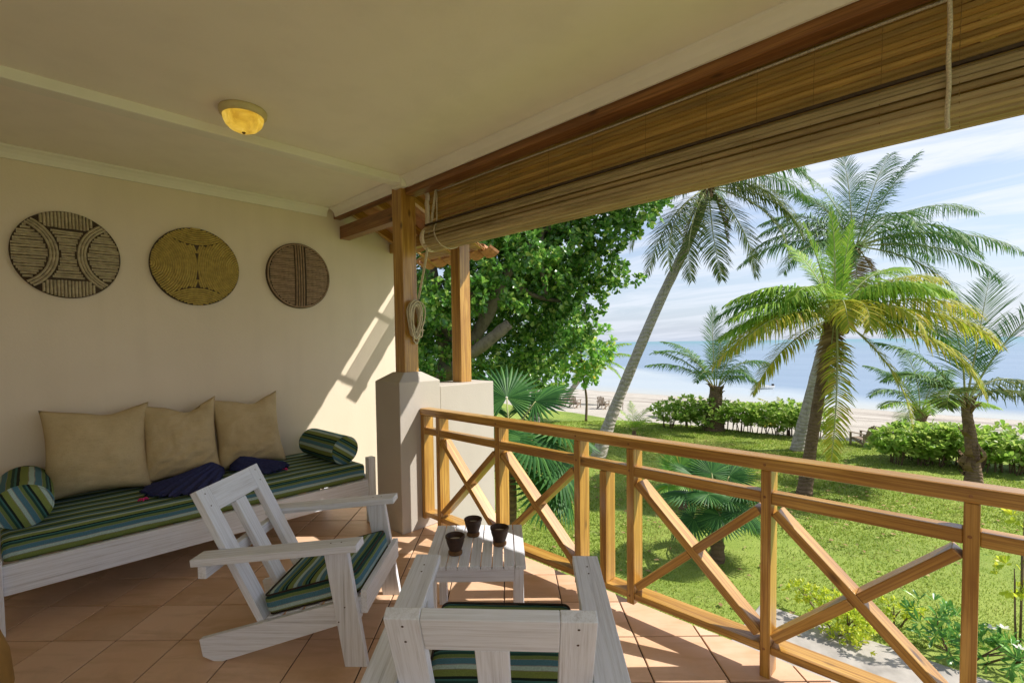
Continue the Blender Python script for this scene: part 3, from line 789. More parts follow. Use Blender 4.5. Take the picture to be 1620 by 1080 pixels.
# long pull cord to the coil on the column
PYF = 3.405-0.069
hook = Vector((2.352, PYF-0.022, 1.835))
pull = [Vector((2.374, 3.06, 2.735)).lerp(hook, t_) + Vector((0, 0, -0.05*math.sin(PI*t_))) for t_ in np.linspace(0, 1, 14)]
b = MB(); b.tube(pull, 0.0055, 7); b.tube([p + Vector((0.006, -0.008, 0)) for p in pull], 0.0055, 7)
coil = empty('rope_coil', (0, 0, 0))
b.build('strand', M_CORD, coil, smooth=True)
random.seed(5)
b = MB()
for k in range(13):
    wx = random.uniform(0.045, 0.092); wz = random.uniform(0.115, 0.155); cx_ = 2.325 + random.uniform(-0.014, 0.014); cz_ = 1.705 + random.uniform(-0.015, 0.010)
    ph = random.uniform(0, 6); yy = PYF - 0.010 - 0.005*k
    tilt = random.uniform(-0.25, 0.25)
    pts = []
    for t_ in np.linspace(0, 2*PI, 26):
        x_, z_ = math.sin(t_)*wx*(0.75+0.25*math.cos(t_)), math.cos(t_)*wz
        pts.append((cx_ + x_*math.cos(tilt) + z_*math.sin(tilt), yy + 0.004*math.sin(2*t_+ph), cz_ - x_*math.sin(tilt) + z_*math.cos(tilt)))
    b.tube(pts, 0.0055, 7, cap=False)
b.build('loop', M_CORD, coil, smooth=True)
b = MB()
for k in range(3):
    pts = [(2.338+math.sin(t_)*0.022, PYF-0.012-0.006*k+0.004*math.sin(3*t_), 1.552+math.cos(t_)*(0.035+0.006*k)) for t_ in np.linspace(0, 2*PI, 18)]
    b.tube(pts, 0.0055, 7, cap=False)
b.tube([(2.315, PYF-0.03, 1.60), (2.335, PYF-0.034, 1.585), (2.36, PYF-0.03, 1.60)], 0.007, 7)
b.tube([(2.36, PYF-0.03, 1.62), (2.385, PYF-0.03, 1.628), (2.415, PYF-0.03, 1.618)], 0.004, 6)
b.build('knot', M_CORD, coil, smooth=True)
b = MB(); b.tube([(2.352, PYF+0.002, 1.84), (2.352, PYF-0.055, 1.845), (2.352, PYF-0.06, 1.87)], 0.005, 6)
b.build('hook', M_IRON, coil, smooth=True)
tag(coil, 'coiled pale cotton pull cord hanging knotted on the corner column', 'rope')

# ================================================================== carved wall discs
def disc(cx_, cz_, rx, rz, runs, mat, base_mat, label, rib_r):
    root = empty('carved_disc', (cx_, WALL_Y, cz_))
    prof = [(1.0, 0.0), (1.0, 0.018), (0.985, 0.026), (0.5, 0.040), (0.001, 0.044)]
    b = MB(); b.lathe(prof, 64)
    M = Matrix(((rx, 0, 0, 0), (0, 0, -1, 0), (0, rz, 0, 0), (0, 0, 0, 1)))
    b.build('plate', base_mat, root, M, smooth=True)
    rb = MB()
    for run in runs:
        if len(run) < 2: continue
        n = len(run)
        P_ = [Vector((p[0], p[1])) for p in run]
        vs = []
        for i, p in enumerate(P_):
            t_ = (P_[min(i+1, n-1)]-P_[max(i-1, 0)])
            if t_.length < 1e-6: t_ = Vector((1, 0))
            t_.normalize(); nn = Vector((-t_.y, t_.x))
            d2 = min(1.0, p.length); h = 0.026 + 0.018*(1-d2*d2)
            for s, hh in ((-1, -0.002), (-0.6, 0.0065), (0.0, 0.0095), (0.6, 0.0065), (1, -0.002)):
                q = p + nn*rib_r*s*(1 + 0.06*math.sin(i*1.3+p.x*9))
                vs.append((q.x*rx, -(h+hh), q.y*rz))
        fs = []
        for i in range(n-1):
            for k in range(4): fs.append((i*5+k, i*5+k+1, (i+1)*5+k+1, (i+1)*5+k))
        fs += [(0, 1, 2, 3, 4), tuple(range((n-1)*5+4, (n-1)*5-1, -1))]
        rb.add(vs, fs)
    o = rb.build('rib', mat, root, smooth=True); o['kind'] = 'stuff'
    tag(root, label, 'wall disc', 'carved discs on the back wall')
    return root
def runs_of(curve, ok, step=0.03):
    out = []; cur = []
    for p in curve:
        if p[0]**2+p[1]**2 < 0.985**2 and ok(*p): cur.append(p)
        else:
            if len(cur) > 2: out.append(cur)
            cur = []
    if len(cur) > 2: out.append(cur)
    return out
def line(p, q, n=60): return [(p[0]+(q[0]-p[0])*t_ + 0.0, p[1]+(q[1]-p[1])*t_ + 0.006*math.sin(t_*9+p[1]*31+p[0]*17)) for t_ in np.linspace(0, 1, n)]
def arc(c, r, n=140, ex=1.0): return [(c[0]+r*ex*math.cos(a), c[1]+r*math.sin(a)) for a in np.linspace(0, 2*PI, n)]
# disc 1
ACX, AR = 1.02, 0.86
inL = lambda x, y, e=0.0: (x+ACX)**2 + (y/1.02)**2 < (AR+e)**2
inR = lambda x, y, e=0.0: (x-ACX)**2 + (y/1.02)**2 < (AR+e)**2
runs = []
for c in (-ACX, ACX):
    for k in range(3):
        runs += runs_of([(c+(AR-0.030-k*0.058)*math.cos(a), (AR-0.030-k*0.058)*1.02*math.sin(a)) for a in np.linspace(0.35 if c > 0 else -PI+0.35, 2*PI-0.35 if c > 0 else PI-0.35, 160)], lambda x, y: True)
for k in range(-17, 18):
    y = k*0.0595
    runs += runs_of(line((-1, y), (1, y)), lambda x, y_: inL(x, y_, -0.19) or inR(x, y_, -0.19))
    if abs(y) < 0.56: runs += runs_of(line((-1, y*0.98), (1, y*0.98)), lambda x, y_: not inL(x, y_, 0.01) and not inR(x, y_, 0.01))
for k in range(-12, 13):
    x = k*0.064
    runs += runs_of(line((x, -1), (x, -0.60)), lambda x_, y_: not inL(x_, y_, 0.01) and not inR(x_, y_, 0.01) and abs(x_) < 0.50)
    runs += runs_of(line((x, 0.60), (x, 1)), lambda x_, y_: not inL(x_, y_, 0.01) and not inR(x_, y_, 0.01) and abs(x_) < 0.50)
disc(0.289, 2.160, 0.292, 0.300, runs, M_RIB1, M_GROOVE, 'grey-tan carved round disc with two bowed bands, leftmost on the wall', 0.0290)
# disc 2
runs = []
inT = lambda x, y, e=0.0: x*x + (y-1.62)**2 < (1.06+e)**2
inB = lambda x, y, e=0.0: x*x + (y+1.62)**2 < (1.06+e)**2
for k in range(1, 22):
    r = k*0.0525
    for s in (-1, 1):
        runs += runs_of([(s*(1.0-r*math.cos(a)*0.93), r*1.10*math.sin(a)) for a in np.linspace(-PI*0.62, PI*0.62, 90)],
                        lambda x, y: not inT(x, y, 0.012) and not inB(x, y, 0.012) and x*s > 0.012)
for k in range(0, 9):
    r = 1.06 - 0.022 - k*0.055
    runs += runs_of(arc((0, 1.62), r, 260), lambda x, y: True)
    runs += runs_of(arc((0, -1.62), r, 260), lambda x, y: True)
disc(1.073, 2.158, 0.318, 0.312, runs, M_RIB2, M_GROOVE, 'ochre carved round disc with swirling nested arcs, between the two others', 0.0255)
# disc 3
runs = []
for k in range(4): runs += runs_of(line((-0.115+k*0.077, -1), (-0.115+k*0.077, 1)), lambda x, y: True)
for k in range(-20, 21):
    y = k*0.0505
    runs += runs_of(line((-1, y), (1, y)), lambda x, y_: x < -0.165 and x*x+y_*y_ < 0.86)
    runs += runs_of(line((-1, y), (1, y)), lambda x, y_: x > 0.165 and x*x+y_*y_ < 0.86)
runs.append([(0.955*math.cos(a), 0.955*math.sin(a)) for a in np.linspace(0, 2*PI, 90)])
disc(1.911, 2.158, 0.297, 0.303, runs, M_RIB3, M_GROOVE, 'dark brown carved round disc split by an upright band, nearest the column', 0.0240)

# ================================================================== ceiling lamp
lamp = empty('ceiling_lamp', (0.965, 3.0, CZ))
b = MB(); b.lathe([(0.122, 0.0), (0.125, -0.010), (0.121, -0.030), (0.110, -0.038), (0.09, -0.038)], 40)
b.build('ring', M_CREAMMETAL, lamp, smooth=True)
b = MB(); b.lathe([(0.106, -0.037), (0.104, -0.056), (0.094, -0.080), (0.072, -0.103), (0.041, -0.118), (0.012, -0.123), (0.001, -0.123)], 40)
b.build('lamp_shade', M_AMBER, lamp, smooth=True)
b = MB(); b.lathe([(0.010, -0.122), (0.010, -0.126), (0.005, -0.131), (0.001, -0.132)], 16)
b.build('knob', M_POTB, lamp, smooth=True)
tag(lamp, 'round amber glass dome lamp in a cream ring on the ceiling', 'lamp')

# ================================================================== daybed
bed = empty('daybed', (2.12, 3.69, 0), R(181.2))
# local x runs to the left along the wall, local -y is out into the wall? keep simple: x' = left, y' = toward camera
BL = 2.24
plank('front_board', (0.045, 0.0, 0.285), (BL-0.03, 0.0, 0.285), 0.160, 0.032, (0, 1, 0), M_WHITE, bed)
plank('back_board', (0.045, -0.82, 0.285), (BL-0.03, -0.82, 0.285), 0.160, 0.032, (0, 1, 0), M_WHITE, bed)
for x in (0.018, BL+0.0):
    plank('end_board', (x, -0.80, 0.30), (x, -0.02, 0.30), 0.17, 0.03, (1, 0, 0), M_WHITE, bed)
for x in (0.022, BL):
    for y in (0.012, -0.815):
        plank('leg', (x, y, 0), (x, y, 0.552 if x < 1 else 0.40), 0.062, 0.062, (0, 1, 0), M_WHITE, bed)
for k in range(12):
    plank('base_slat', (0.12+k*0.18, -0.80, 0.345), (0.12+k*0.18, -0.02, 0.345), 0.09, 0.018, (0, 0, 1), M_WHITE, bed)
tag(bed, 'long whitewashed wooden daybed set against the beige wall', 'daybed')

def cushion_mesh(name, L, W, H, r=0.03, puff=0.012, seed=0, n=(26, 14, 5)):
    """soft box centred on its middle"""
    bm = bmesh.new(); bmesh.ops.create_cube(bm, size=1.0)
    bmesh.ops.scale(bm, vec=(L-2*r, W-2*r, H-2*r), verts=bm.verts)
    bmesh.ops.subdivide_edges(bm, edges=bm.edges[:], cuts=0)
    bm.free()
    nx, ny, nz_ = n
    idx = {}; V = []; F = []
    def vid(i, j, k):
        if (i, j, k) in idx: return idx[(i, j, k)]
        x, y, z = (i/nx-0.5)*L, (j/ny-0.5)*W, (k/nz_-0.5)*H
        c = Vector((max(-L/2+r, min(L/2-r, x)), max(-W/2+r, min(W/2-r, y)), max(-H/2+r, min(H/2-r, z))))
        d = Vector((x, y, z))-c
        if d.length > 1e-6:
            d = d.normalized()*r
        p = c+d
        fx, fy = 1-(2*x/L)**4, 1-(2*y/W)**4
        p.z += math.copysign(puff*fx*fy, z) if abs(z) > 1e-6 else 0
        p.y += math.copysign(puff*0.5*fx*(1-(2*z/H)**2), y) if abs(y) > W/2-1e-3 else 0
        q = mnoise.noise(Vector((x*5+seed*7, y*5, z*5)))*0.006
        p.z += q if z > 0 else 0
        p.y += q*0.6
        idx[(i, j, k)] = len(V); V.append(p); return idx[(i, j, k)]
    for i in range(nx):
        for j in range(ny):
            F.append((vid(i, j, nz_), vid(i+1, j, nz_), vid(i+1, j+1, nz_), vid(i, j+1, nz_)))
            F.append((vid(i, j, 0), vid(i, j+1, 0), vid(i+1, j+1, 0), vid(i+1, j, 0)))
    for i in range(nx):
        for k in range(nz_):
            F.append((vid(i, 0, k), vid(i+1, 0, k), vid(i+1, 0, k+1), vid(i, 0, k+1)))
            F.append((vid(i, ny, k), vid(i, ny, k+1), vid(i+1, ny, k+1), vid(i+1, ny, k)))
    for j in range(ny):
        for k in range(nz_):
            F.append((vid(0, j, k), vid(0, j, k+1), vid(0, j+1, k+1), vid(0, j+1, k)))
            F.append((vid(nx, j, k), vid(nx, j+1, k), vid(nx, j+1, k+1), vid(nx, j, k+1)))
    return mesh(name, V, F)
MT_L, MT_W, MT_H = 2.17, 0.86, 0.135
MZ = 0.356
me = cushion_mesh('mattress', MT_L, MT_W, MT_H, 0.030, 0.006, 3, (60, 24, 6))
matt = link('mattress', me, M_STR_MATT, None, Matrix.Translation((0.985, 4.13, MZ+MT_H/2)) @ Matrix.Rotation(R(1.2), 4, 'Z'), smooth=True)
tag(matt, 'long mattress in green, blue and black stripes lying on the daybed', 'mattress')
def edge_loop(L, W, z, r=0.03, n=10):
    pts = []
    for sx, sy, a0 in ((1, 1, 0), (-1, 1, PI/2), (-1, -1, PI), (1, -1, 1.5*PI)):
        for k in range(n+1):
            a = a0 + PI/2*k/n; pts.append((sx*(L/2-r)+r*math.cos(a), sy*(W/2-r)+r*math.sin(a), z))
    return pts+[pts[0]]
MT = MZ + MT_H + 0.004      # top of the mattress

# pillows
def pillow(name, w_, h_, th, seed, mat, label, M, fold=0.3):
    n = 34; V = []; F = []
    random.seed(seed); sx, sy = random.uniform(0, 50), random.uniform(0, 50)
    def pt(u, v_, side):
        x, y = u, v_
        pin = 1 - 0.075*(1-abs(u)**2)*abs(v_)**6
        X = x*w_/2*(1 - 0.11*(1-v_*v_)*abs(u)**2); Y = y*h_/2*(1 - 0.12*(1-u*u)*abs(v_)**2)
        e = max(0.0, (1-abs(u)**2.6))*max(0.0, (1-abs(v_)**2.6))
        t_ = th/2*(e**0.55)*(1.0-0.22*v_)
        wr = mnoise.noise(Vector((u*2.0+sx, v_*2.0+sy, side*3)))*0.016
        wr -= abs(mnoise.noise(Vector((u*1.3+v_*1.2+sx, v_*4.5-u*1.6+sy, side*2))))*0.034*fold*(1-v_*0.5)
        wr -= max(0, 1-abs(mnoise.noise(Vector((u*2.2-v_*1.5+sy, v_*3.0+u*1.2+sx, 4.0))))*9)*0.010*fold
        # folds running from the upper corners
        d = abs((u-0.55)*0.7 + (v_-0.9)*1.0)
        wr -= fold*0.045*math.exp(-(d/0.09)**2)*max(0, v_)*(1 if u > -0.2 else 0.3)
        wr += fold*0.02*math.sin(v_*26+u*5+sx)*math.exp(-((v_+0.55)/0.28)**2)*math.exp(-((u+0.3)/0.7)**2)*0.35
        sag = -0.055*fold*math.exp(-((u-0.20)/0.34)**2)*max(0, v_)**3 + 0.035*fold*max(0, u)**3*max(0, v_)**4
        return (X, side*(t_+wr*e**0.3*1.0), Y+sag)
    for side in (-1, 1):
        for j in range(n+1):
            for i in range(n+1): V.append(pt(-1+2*i/n, -1+2*j/n, side))
    N = (n+1)**2
    for j in range(n):
        for i in range(n):
            a = j*(n+1)+i
            F.append((a, a+1, a+n+2, a+n+1)); F.append((N+a, N+a+n+1, N+a+n+2, N+a+1))
    me = mesh(name, V, F)
    bm = bmesh.new(); bm.from_mesh(me); bmesh.ops.remove_doubles(bm, verts=bm.verts, dist=0.0012); bm.to_mesh(me); bm.free()
    o = link(name, me, mat, None, M, smooth=True)
    return tag(o, label, 'pillow', 'tan pillows along the daybed')
def stand(x, y, z, yaw, lean, roll):
    return Matrix.Translation((x, y, z)) @ Matrix.Rotation(R(yaw), 4, 'Z') @ Matrix.Rotation(R(lean), 4, 'X') @ Matrix.Rotation(R(roll), 4, 'Y')
pillow('pillow', 0.60, 0.62, 0.24, 1, M_CLOTH, 'largest tan pillow, leaning next to the left bolster', stand(0.385, 4.36, MT+0.300, -3, -18, 1.0), 0.5)
pillow('pillow', 0.52, 0.60, 0.24, 2, M_CLOTH, 'crinkled tan pillow standing between the two other pillows', stand(0.875, 4.355, MT+0.295, -2, -17, 0.5), 1.0)
pillow('pillow', 0.53, 0.60, 0.22, 3, M_CLOTH, 'tan pillow with a peaked corner, nearest the right bolster', stand(1.36, 4.36, MT+0.300, -4, -17, -1.5), 0.7)

# bolsters
def bolster(label, M, L=0.60, r=0.11, phase=0):
    root = bpy.data.objects.new('bolster', None); COL.objects.link(root); root.matrix_world = M
    n = 36; prof = [(-L/2, r*0.93), (-L/2+0.01, r*0.985), (-L/2+0.04, r), (-0.1, r*1.015), (0.1, r*1.01), (L/2-0.04, r), (L/2-0.01, r*0.985), (L/2, r*0.93)]
    V = []; F = []
    for x, rr in prof:
        for k in range(n):
            a = 2*PI*k/n; q = 1+0.03*mnoise.noise(Vector((x*6, math.cos(a)*1.5, math.sin(a)*1.5)))
            V.append((x, math.sin(a)*rr*q*1.04, math.cos(a)*rr*q*0.96))
    for i in range(len(prof)-1):
        for k in range(n): F.append((i*n+k, (i+1)*n+k, (i+1)*n+(k+1) % n, i*n+(k+1) % n))
    link('cover', mesh('cover', V, F), M_STR_BOL, root, smooth=True)
    for s in (-1, 1):
        V = [(s*(L/2+0.012), 0, 0)]; F = []
        for fr_, dx_ in ((0.5, 0.011), (0.85, 0.006), (0.935, -0.001)):
            for k in range(n):
                a = 2*PI*k/n; V.append((s*(L/2+dx_), math.sin(a)*r*fr_*1.04, math.cos(a)*r*fr_*0.96))
        for k in range(n):
            q = (k+1) % n
            t3 = (0, 1+k, 1+q) if s > 0 else (0, 1+q, 1+k)
            F.append(t3)
            for j in range(2):
                a_, b_, c_, d_ = 1+j*n+k, 1+(j+1)*n+k, 1+(j+1)*n+q, 1+j*n+q
                F.append((a_, b_, c_, d_) if s > 0 else (d_, c_, b_, a_))
        link('end_cap', mesh('end_cap', V, F), M_STR_END, root, smooth=True)
        b = MB(); b.tube([(s*(L/2+0.001), math.sin(a)*r*0.95*1.04, math.cos(a)*r*0.95*0.96) for a in np.linspace(0, 2*PI, 37)], 0.005, 6, cap=False)
        b.build('piping', M_STR_END, root, smooth=True)
    return tag(root, label, 'bolster', 'striped bolsters on the daybed')
bolster('round striped bolster seen from its end, left end of the daybed', Matrix.Translation((0.005, 4.14, MT+0.122)) @ Matrix.Rotation(R(-91), 4, 'Z') @ Matrix.Rotation(R(8), 4, 'X'), 0.62, 0.130)
bolster('striped bolster lying at the right end of the daybed', Matrix.Translation((1.945, 4.15, MT+0.114)) @ Matrix.Rotation(R(-88), 4, 'Z') @ Matrix.Rotation(R(40), 4, 'X'), 0.62, 0.120)

# navy cloth: two pleated fans gathered at a knot, with tassels
def fan_cloth(name, knot, a0, a1, rad, label, seed):
    root = empty(name, knot)
    n, mr = 72, 16; V = []; F = []
    for j in range(mr+1):
        t_ = j/mr; rr = 0.015 + (rad-0.015)*t_
        for i in range(n+1):
            s = i/n; a = a0+(a1-a0)*s
            r_ = rr*(1 - 0.22*abs(2*s-1)**2*t_ + 0.04*math.sin(i*2.3+seed)*t_)
            ple = math.sin(i*2*PI/7.5 + seed + 0.6*math.sin(i*0.7))
            hmp = 0.13*math.sin(PI*min(1, s*1.0))**0.7*(1-t_)**0.8*(0.3+0.7*min(1, t_*5)) + 0.012
            z = hmp + ple*0.0085*min(1, t_*3)*(0.6+0.4*t_) + 0.012 + 0.004*math.sin(i*1.9+j)
            V.append((r_*math.cos(a), r_*math.sin(a), max(0.003, z)))
    for j in range(mr):
        for i in range(n):
            q = j*(n+1)+i; F.append((q, q+n+1, q+n+2, q+1))
    o = link('cloth', mesh('cloth', V, F), M_NAVY, root, smooth=True)
    sol = o.modifiers.new('thickness', 'SOLIDIFY'); sol.thickness = 0.003
    return root
k1 = (1.135, 4.215, MT)
c1 = fan_cloth('sarong', k1, R(176), R(246), 0.60, '', 1)
tag(c1, 'navy cloth pleated like a fan, spread to the left below the middle pillow', 'sarong', 'navy cloths on the daybed')
k2 = (1.155, 4.235, MT)
c2 = fan_cloth('sarong', k2, R(-58), R(4), 0.44, '', 2)
tag(c2, 'navy pleated cloth spread to the right behind the chair back', 'sarong', 'navy cloths on the daybed')
def tassel(root, x, y):
    random.seed(int(x*100)); b = MB()
    for k in range(10):
        a = random.uniform(0, 2*PI); r_ = random.uniform(0.014, 0.036)
        b.tube([(x, y, 0.012), (x+math.cos(a)*r_*0.6, y+math.sin(a)*r_*0.6, 0.022), (x+math.cos(a)*r_, y+math.sin(a)*r_, 0.010)], [0.004, 0.006, 0.004], 6)
    b.build('tassel', M_PINK, root, smooth=True)
tassel(c1, 0.56-k1[0], 3.90-k1[1]); tassel(c2, 1.50-k2[0], 3.99-k2[1])

# ================================================================== armchairs
def make_chair():
    r = empty('armchair')
    HW = 0.3425
    for s in (-1, 1):
        y0, y1 = s*HW, s*(HW-0.036)
        b = MB(); b.prism([(-0.052, 0), (0.054, 0), (-0.030, 0.560), (-0.139, 0.553)], min(y0, y1), max(y0, y1))
        b.build('leg', M_WHITE_Z, r, bevel=0.003)
        ya, yb = s*(HW-0.037), s*(HW-0.067)
        b = MB(); b.prism([(-0.767, 0.105), (-0.752, 0.022), (-0.70, 0.0), (-0.655, 0.0), (0.018, 0.210), (0.018, 0.316)], min(ya, yb), max(ya, yb))
        b.build('side_rail', M_WHITE, r, bevel=0.003)
        yc = s*(0.3875-0.0525)
        plank('arm', (-0.74, yc, 0.5109), (0.032, yc, 0.5795), 0.105, 0.034, (0, 0, 1), M_WHITE, r)
    plank('front_rail', (0.034, -0.306, 0.292), (0.034, 0.306, 0.292), 0.112, 0.030, (1, 0, 0.0), M_WHITE, r)
    plank('arm_support', (-0.688, -0.3825, 0.468), (-0.688, 0.3825, 0.468), 0.04, 0.058, (0, 0, 1), M_WHITE, r)
    bd = Vector((-0.442, 0, 0.897)); bn = Vector((0.897, 0, 0.442)); b0 = Vector((-0.475, 0, 0.165)); LB = 0.714
    for s in (-1, 1):
        o_ = Vector((0, s*0.2275, 0)); plank('back_stile', b0+o_, b0+o_+bd*LB, 0.094, 0.035, bn, M_WHITE, r)
    plank('back_rail', b0+bd*(LB-0.066)+Vector((0, -0.180, 0)), b0+bd*(LB-0.066)+Vector((0, 0.180, 0)), 0.130, 0.0345, bn, M_WHITE, r)
    plank('back_rail', b0+bd*0.05+Vector((0, -0.180, 0)), b0+bd*0.05+Vector((0, 0.180, 0)), 0.09, 0.0345, bn, M_WHITE, r)
    plank('back_slat', b0+bd*0.096, b0+bd*(LB-0.132), 0.092, 0.033, bn, M_WHITE, r)
    for k in range(5):
        x = -0.42+k*0.095; z = 0.316+(x-0.018)*0.262+0.006
        plank('seat_slat', (x, -0.272, z-0.012), (x, 0.272, z-0.012), 0.07, 0.016, (-0.25, 0, 0.97), M_WHITE, r)
    sc_ = MB(); sc_.lathe([(0.0036, 0.0), (0.0036, 0.0008), (0.002, 0.0011), (0.0008, 0.0007)], 10); sme = mesh('screw', sc_.v, sc_.f); sme.materials.append(M_GROUT)
    up_s = math.atan2(0.065, 0.772)
    for s in (-1, 1):
        yc = s*(0.3875-0.0525)
        for x in (-0.055, -0.105):
            z = 0.5109 + 0.034/2 + (x+0.74)*0.0889
            link('screw', sme, None, r, Matrix.Translation((x, yc, z+0.0004)) @ Matrix.Rotation(-up_s, 4, 'Y'))
        for x, z in ((-0.045, 0.215), (-0.015, 0.285)):
            link('screw', sme, None, r, Matrix.Translation((x-0.03, s*(HW+0.0003), z)) @ Matrix.Rotation(-s*PI/2, 4, 'X'))
        for k_ in (0.03, 0.095):
            pp = b0 + bd*(LB-k_) + bn*0.0178 + Vector((0, s*0.2275, 0))
            link('screw', sme, None, r, Matrix.Translation(pp) @ Vector((0, 0, 1)).rotation_difference(bn).to_matrix().to_4x4())
            pp = b0 + bd*(LB-k_) - bn*0.0178 + Vector((0, s*0.2275, 0))
            link('screw', sme, None, r, Matrix.Translation(pp) @ Vector((0, 0, 1)).rotation_difference(-bn).to_matrix().to_4x4())
    return r
ch = make_chair()
h1 = GA - R(1.5)
ch.location = g(-0.694, 2.5425); ch.rotation_euler = (0, 0, h1)
tag(ch, 'whitewashed wooden armchair seen from its side in front of the daybed', 'armchair', 'whitewashed armchairs on the veranda')
ch2 = copy_tree(ch)
h2 = GA + R(90) - R(3.2)
ch2.location = g(0.003, 2.005); ch2.rotation_euler = (0, 0, h2)
ch2['label'] = 'whitewashed wooden armchair seen from behind, its back rail at the bottom edge'
cm_ = cushion_mesh('seat_cushion', 0.475, 0.540, 0.098, 0.026, 0.010, 9, (16, 16, 5))
cm_.materials.clear(); cm_.materials.append(M_STR_CUSH); cm_.materials.append(M_STR_CUSHY)
for p_ in cm_.polygons: p_.material_index = 1 if max(abs(p_.normal.y), abs(p_.normal.x)) > 0.7 else 0
def chair_cushion(loc, heading, label):
    me = cm_
    M = Matrix.Translation(loc) @ Matrix.Rotation(heading, 4, 'Z') @ Matrix.Translation((-0.232, 0, 0.308)) @ Matrix.Rotation(-math.atan(0.262), 4, 'Y')
    o = link('seat_cushion', me, None, None, M, smooth=True)
    b = MB()
    for zz_ in (0.046, -0.046): b.tube([(p[0], p[1], zz_) for p in edge_loop(0.462, 0.528, 0, 0.03, 6)], 0.0045, 6, cap=False)
    b.build('piping', M_BLACK, o, smooth=True)
    tag(o, label, 'cushion', 'striped seat cushions on the armchairs')
chair_cushion(ch.location, h1, 'striped seat cushion on the armchair by the daybed')
chair_cushion(ch2.location, h2, 'striped seat cushion seen through the back of the nearest armchair')

# ================================================================== side table and candle pots
tb = empty('side_table', g(-0.145, 2.53), GA)
TZ = 0.44; tw, td = 0.49, 0.525
sw = (tw - 8*0.006)/9
for k in range(9):
    x = -tw/2 + sw/2 + k*(sw+0.006)
    plank('top_slat', (x, -td/2, TZ-0.010), (x, td/2, TZ-0.010), sw, 0.020, (0, 0, 1), M_WHITE, tb, bevel=0.002)
for sx in (-1, 1):
    for sy in (-1, 1):
        plank('leg', (sx*(tw/2-0.032), sy*(td/2-0.042), 0), (sx*(tw/2-0.032), sy*(td/2-0.042), TZ-0.021), 0.044, 0.044, (1, 0, 0), M_WHITE, tb)
for sy in (-1, 1):
    plank('apron', (-tw/2+0.055, sy*(td/2-0.032), TZ-0.055), (tw/2-0.055, sy*(td/2-0.032), TZ-0.055), 0.066, 0.022, (0, 1, 0), M_WHITE, tb)
for sx in (-1, 1):
    plank('apron', (sx*(tw/2-0.024), -td/2+0.066, TZ-0.055), (sx*(tw/2-0.024), td/2-0.066, TZ-0.055), 0.066, 0.022, (1, 0, 0), M_WHITE, tb)
tag(tb, 'low whitewashed slatted side table holding three clay candle pots', 'table')
def candle_pot(a, b_, label):
    r = empty('candle_pot', g(a, b_, TZ+0.0005), random.uniform(0, 6))
    b = MB(); b.lathe([(0.033, 0.0), (0.036, 0.004), (0.036, 0.014), (0.030, 0.022)], 28); b.build('foot', M_POTB, r, smooth=True)
    b = MB(); b.lathe([(0.030, 0.020), (0.032, 0.026), (0.040, 0.050), (0.045, 0.068), (0.0465, 0.082), (0.0495, 0.084), (0.0500, 0.094), (0.047, 0.0965), (0.042, 0.094), (0.040, 0.080), (0.036, 0.066), (0.001, 0.064)], 32)
    b.build('bowl', M_POT, r, smooth=True)
    b = MB(); b.lathe([(0.0375, 0.060), (0.0372, 0.070), (0.030, 0.072), (0.02, 0.0705), (0.001, 0.0715)], 24)
    for k in range(7):
        an = random.uniform(0, 6.28); rr = random.uniform(0.004, 0.022)
        b.lathe([(0.007, 0.069), (0.006, 0.0735), (0.001, 0.0755)], 7, (math.cos(an)*rr, math.sin(an)*rr, 0))
    b.build('candle', M_WAX, r, smooth=True)
    tag(r, label, 'candle pot', 'dark clay candle pots on the side table')
random.seed(11)
candle_pot(-0.250, 2.408, 'dark clay candle pot nearest the chair arm, front of the three on the side table')
candle_pot(-0.173, 2.640, 'dark clay candle pot at the back edge of the side table')
candle_pot(-0.026, 2.512, 'dark clay candle pot on the railing side of the side table')

# tall clay jar at the left edge
jar = empty('clay_jar', (-0.215, 2.66, 0))
b = MB(); b.lathe([(0.09, 0.0), (0.115, 0.02), (0.150, 0.10), (0.168, 0.22), (0.160, 0.34), (0.135, 0.43), (0.105, 0.48)], 36); b.build('body', M_OCHRE, jar, smooth=True)
b = MB(); b.lathe([(0.105, 0.479), (0.110, 0.50), (0.125, 0.515), (0.122, 0.525), (0.10, 0.51), (0.09, 0.45)], 36); b.build('neck', M_OCHRE, jar, smooth=True)
tag(jar, 'ochre clay floor jar cut by the left edge below the daybed', 'jar')

# ================================================================== garden terrain
GZ = -3.3
def sheet(name, xs, ys, zf, mat):
    V = [(x, y, zf(x, y)) for y in ys for x in xs]; nx = len(xs)
    F = [(j*nx+i, j*nx+i+1, (j+1)*nx+i+1, (j+1)*nx+i) for j in range(len(ys)-1) for i in range(nx-1)]
    o = link(name, mesh(name, V, F), mat, smooth=True); return tag(o, kind='structure')
def edge_x(y): return 26.9 + 0.55*math.sin(y*0.23+1.0) + 0.3*math.sin(y*0.71)
ys = np.concatenate([[-3000, -400, -120], np.linspace(-60, 90, 151), [160, 400, 3000]])
V = []; F = []
lx = [-60.0, 2.32, 6, 10, 14, 18, 22, 25]
for y in ys:
    for x in lx: V.append((x, y, GZ + 0.03*mnoise.noise(Vector((x*0.25, y*0.25, 0)))*(1 if abs(y) < 90 else 0)*(1 if x > 5 else 0)))
    V.append((edge_x(y), y, GZ-0.005))
nx = len(lx)+1
F = [(j*nx+i, j*nx+i+1, (j+1)*nx+i+1, (j+1)*nx+i) for j in range(len(ys)-1) for i in range(nx-1)]
lawn = tag(link('lawn', mesh('lawn', V, F), M_LAWN, smooth=True), kind='structure')
def beach_z(x, y):
    return -3.42 - 1.10*min(1.0, max(0.0, (x-28)/23.0))**1.15 - max(0, x-51)*0.05 + 0.05*mnoise.noise(Vector((x*0.5, y*0.35, 3)))
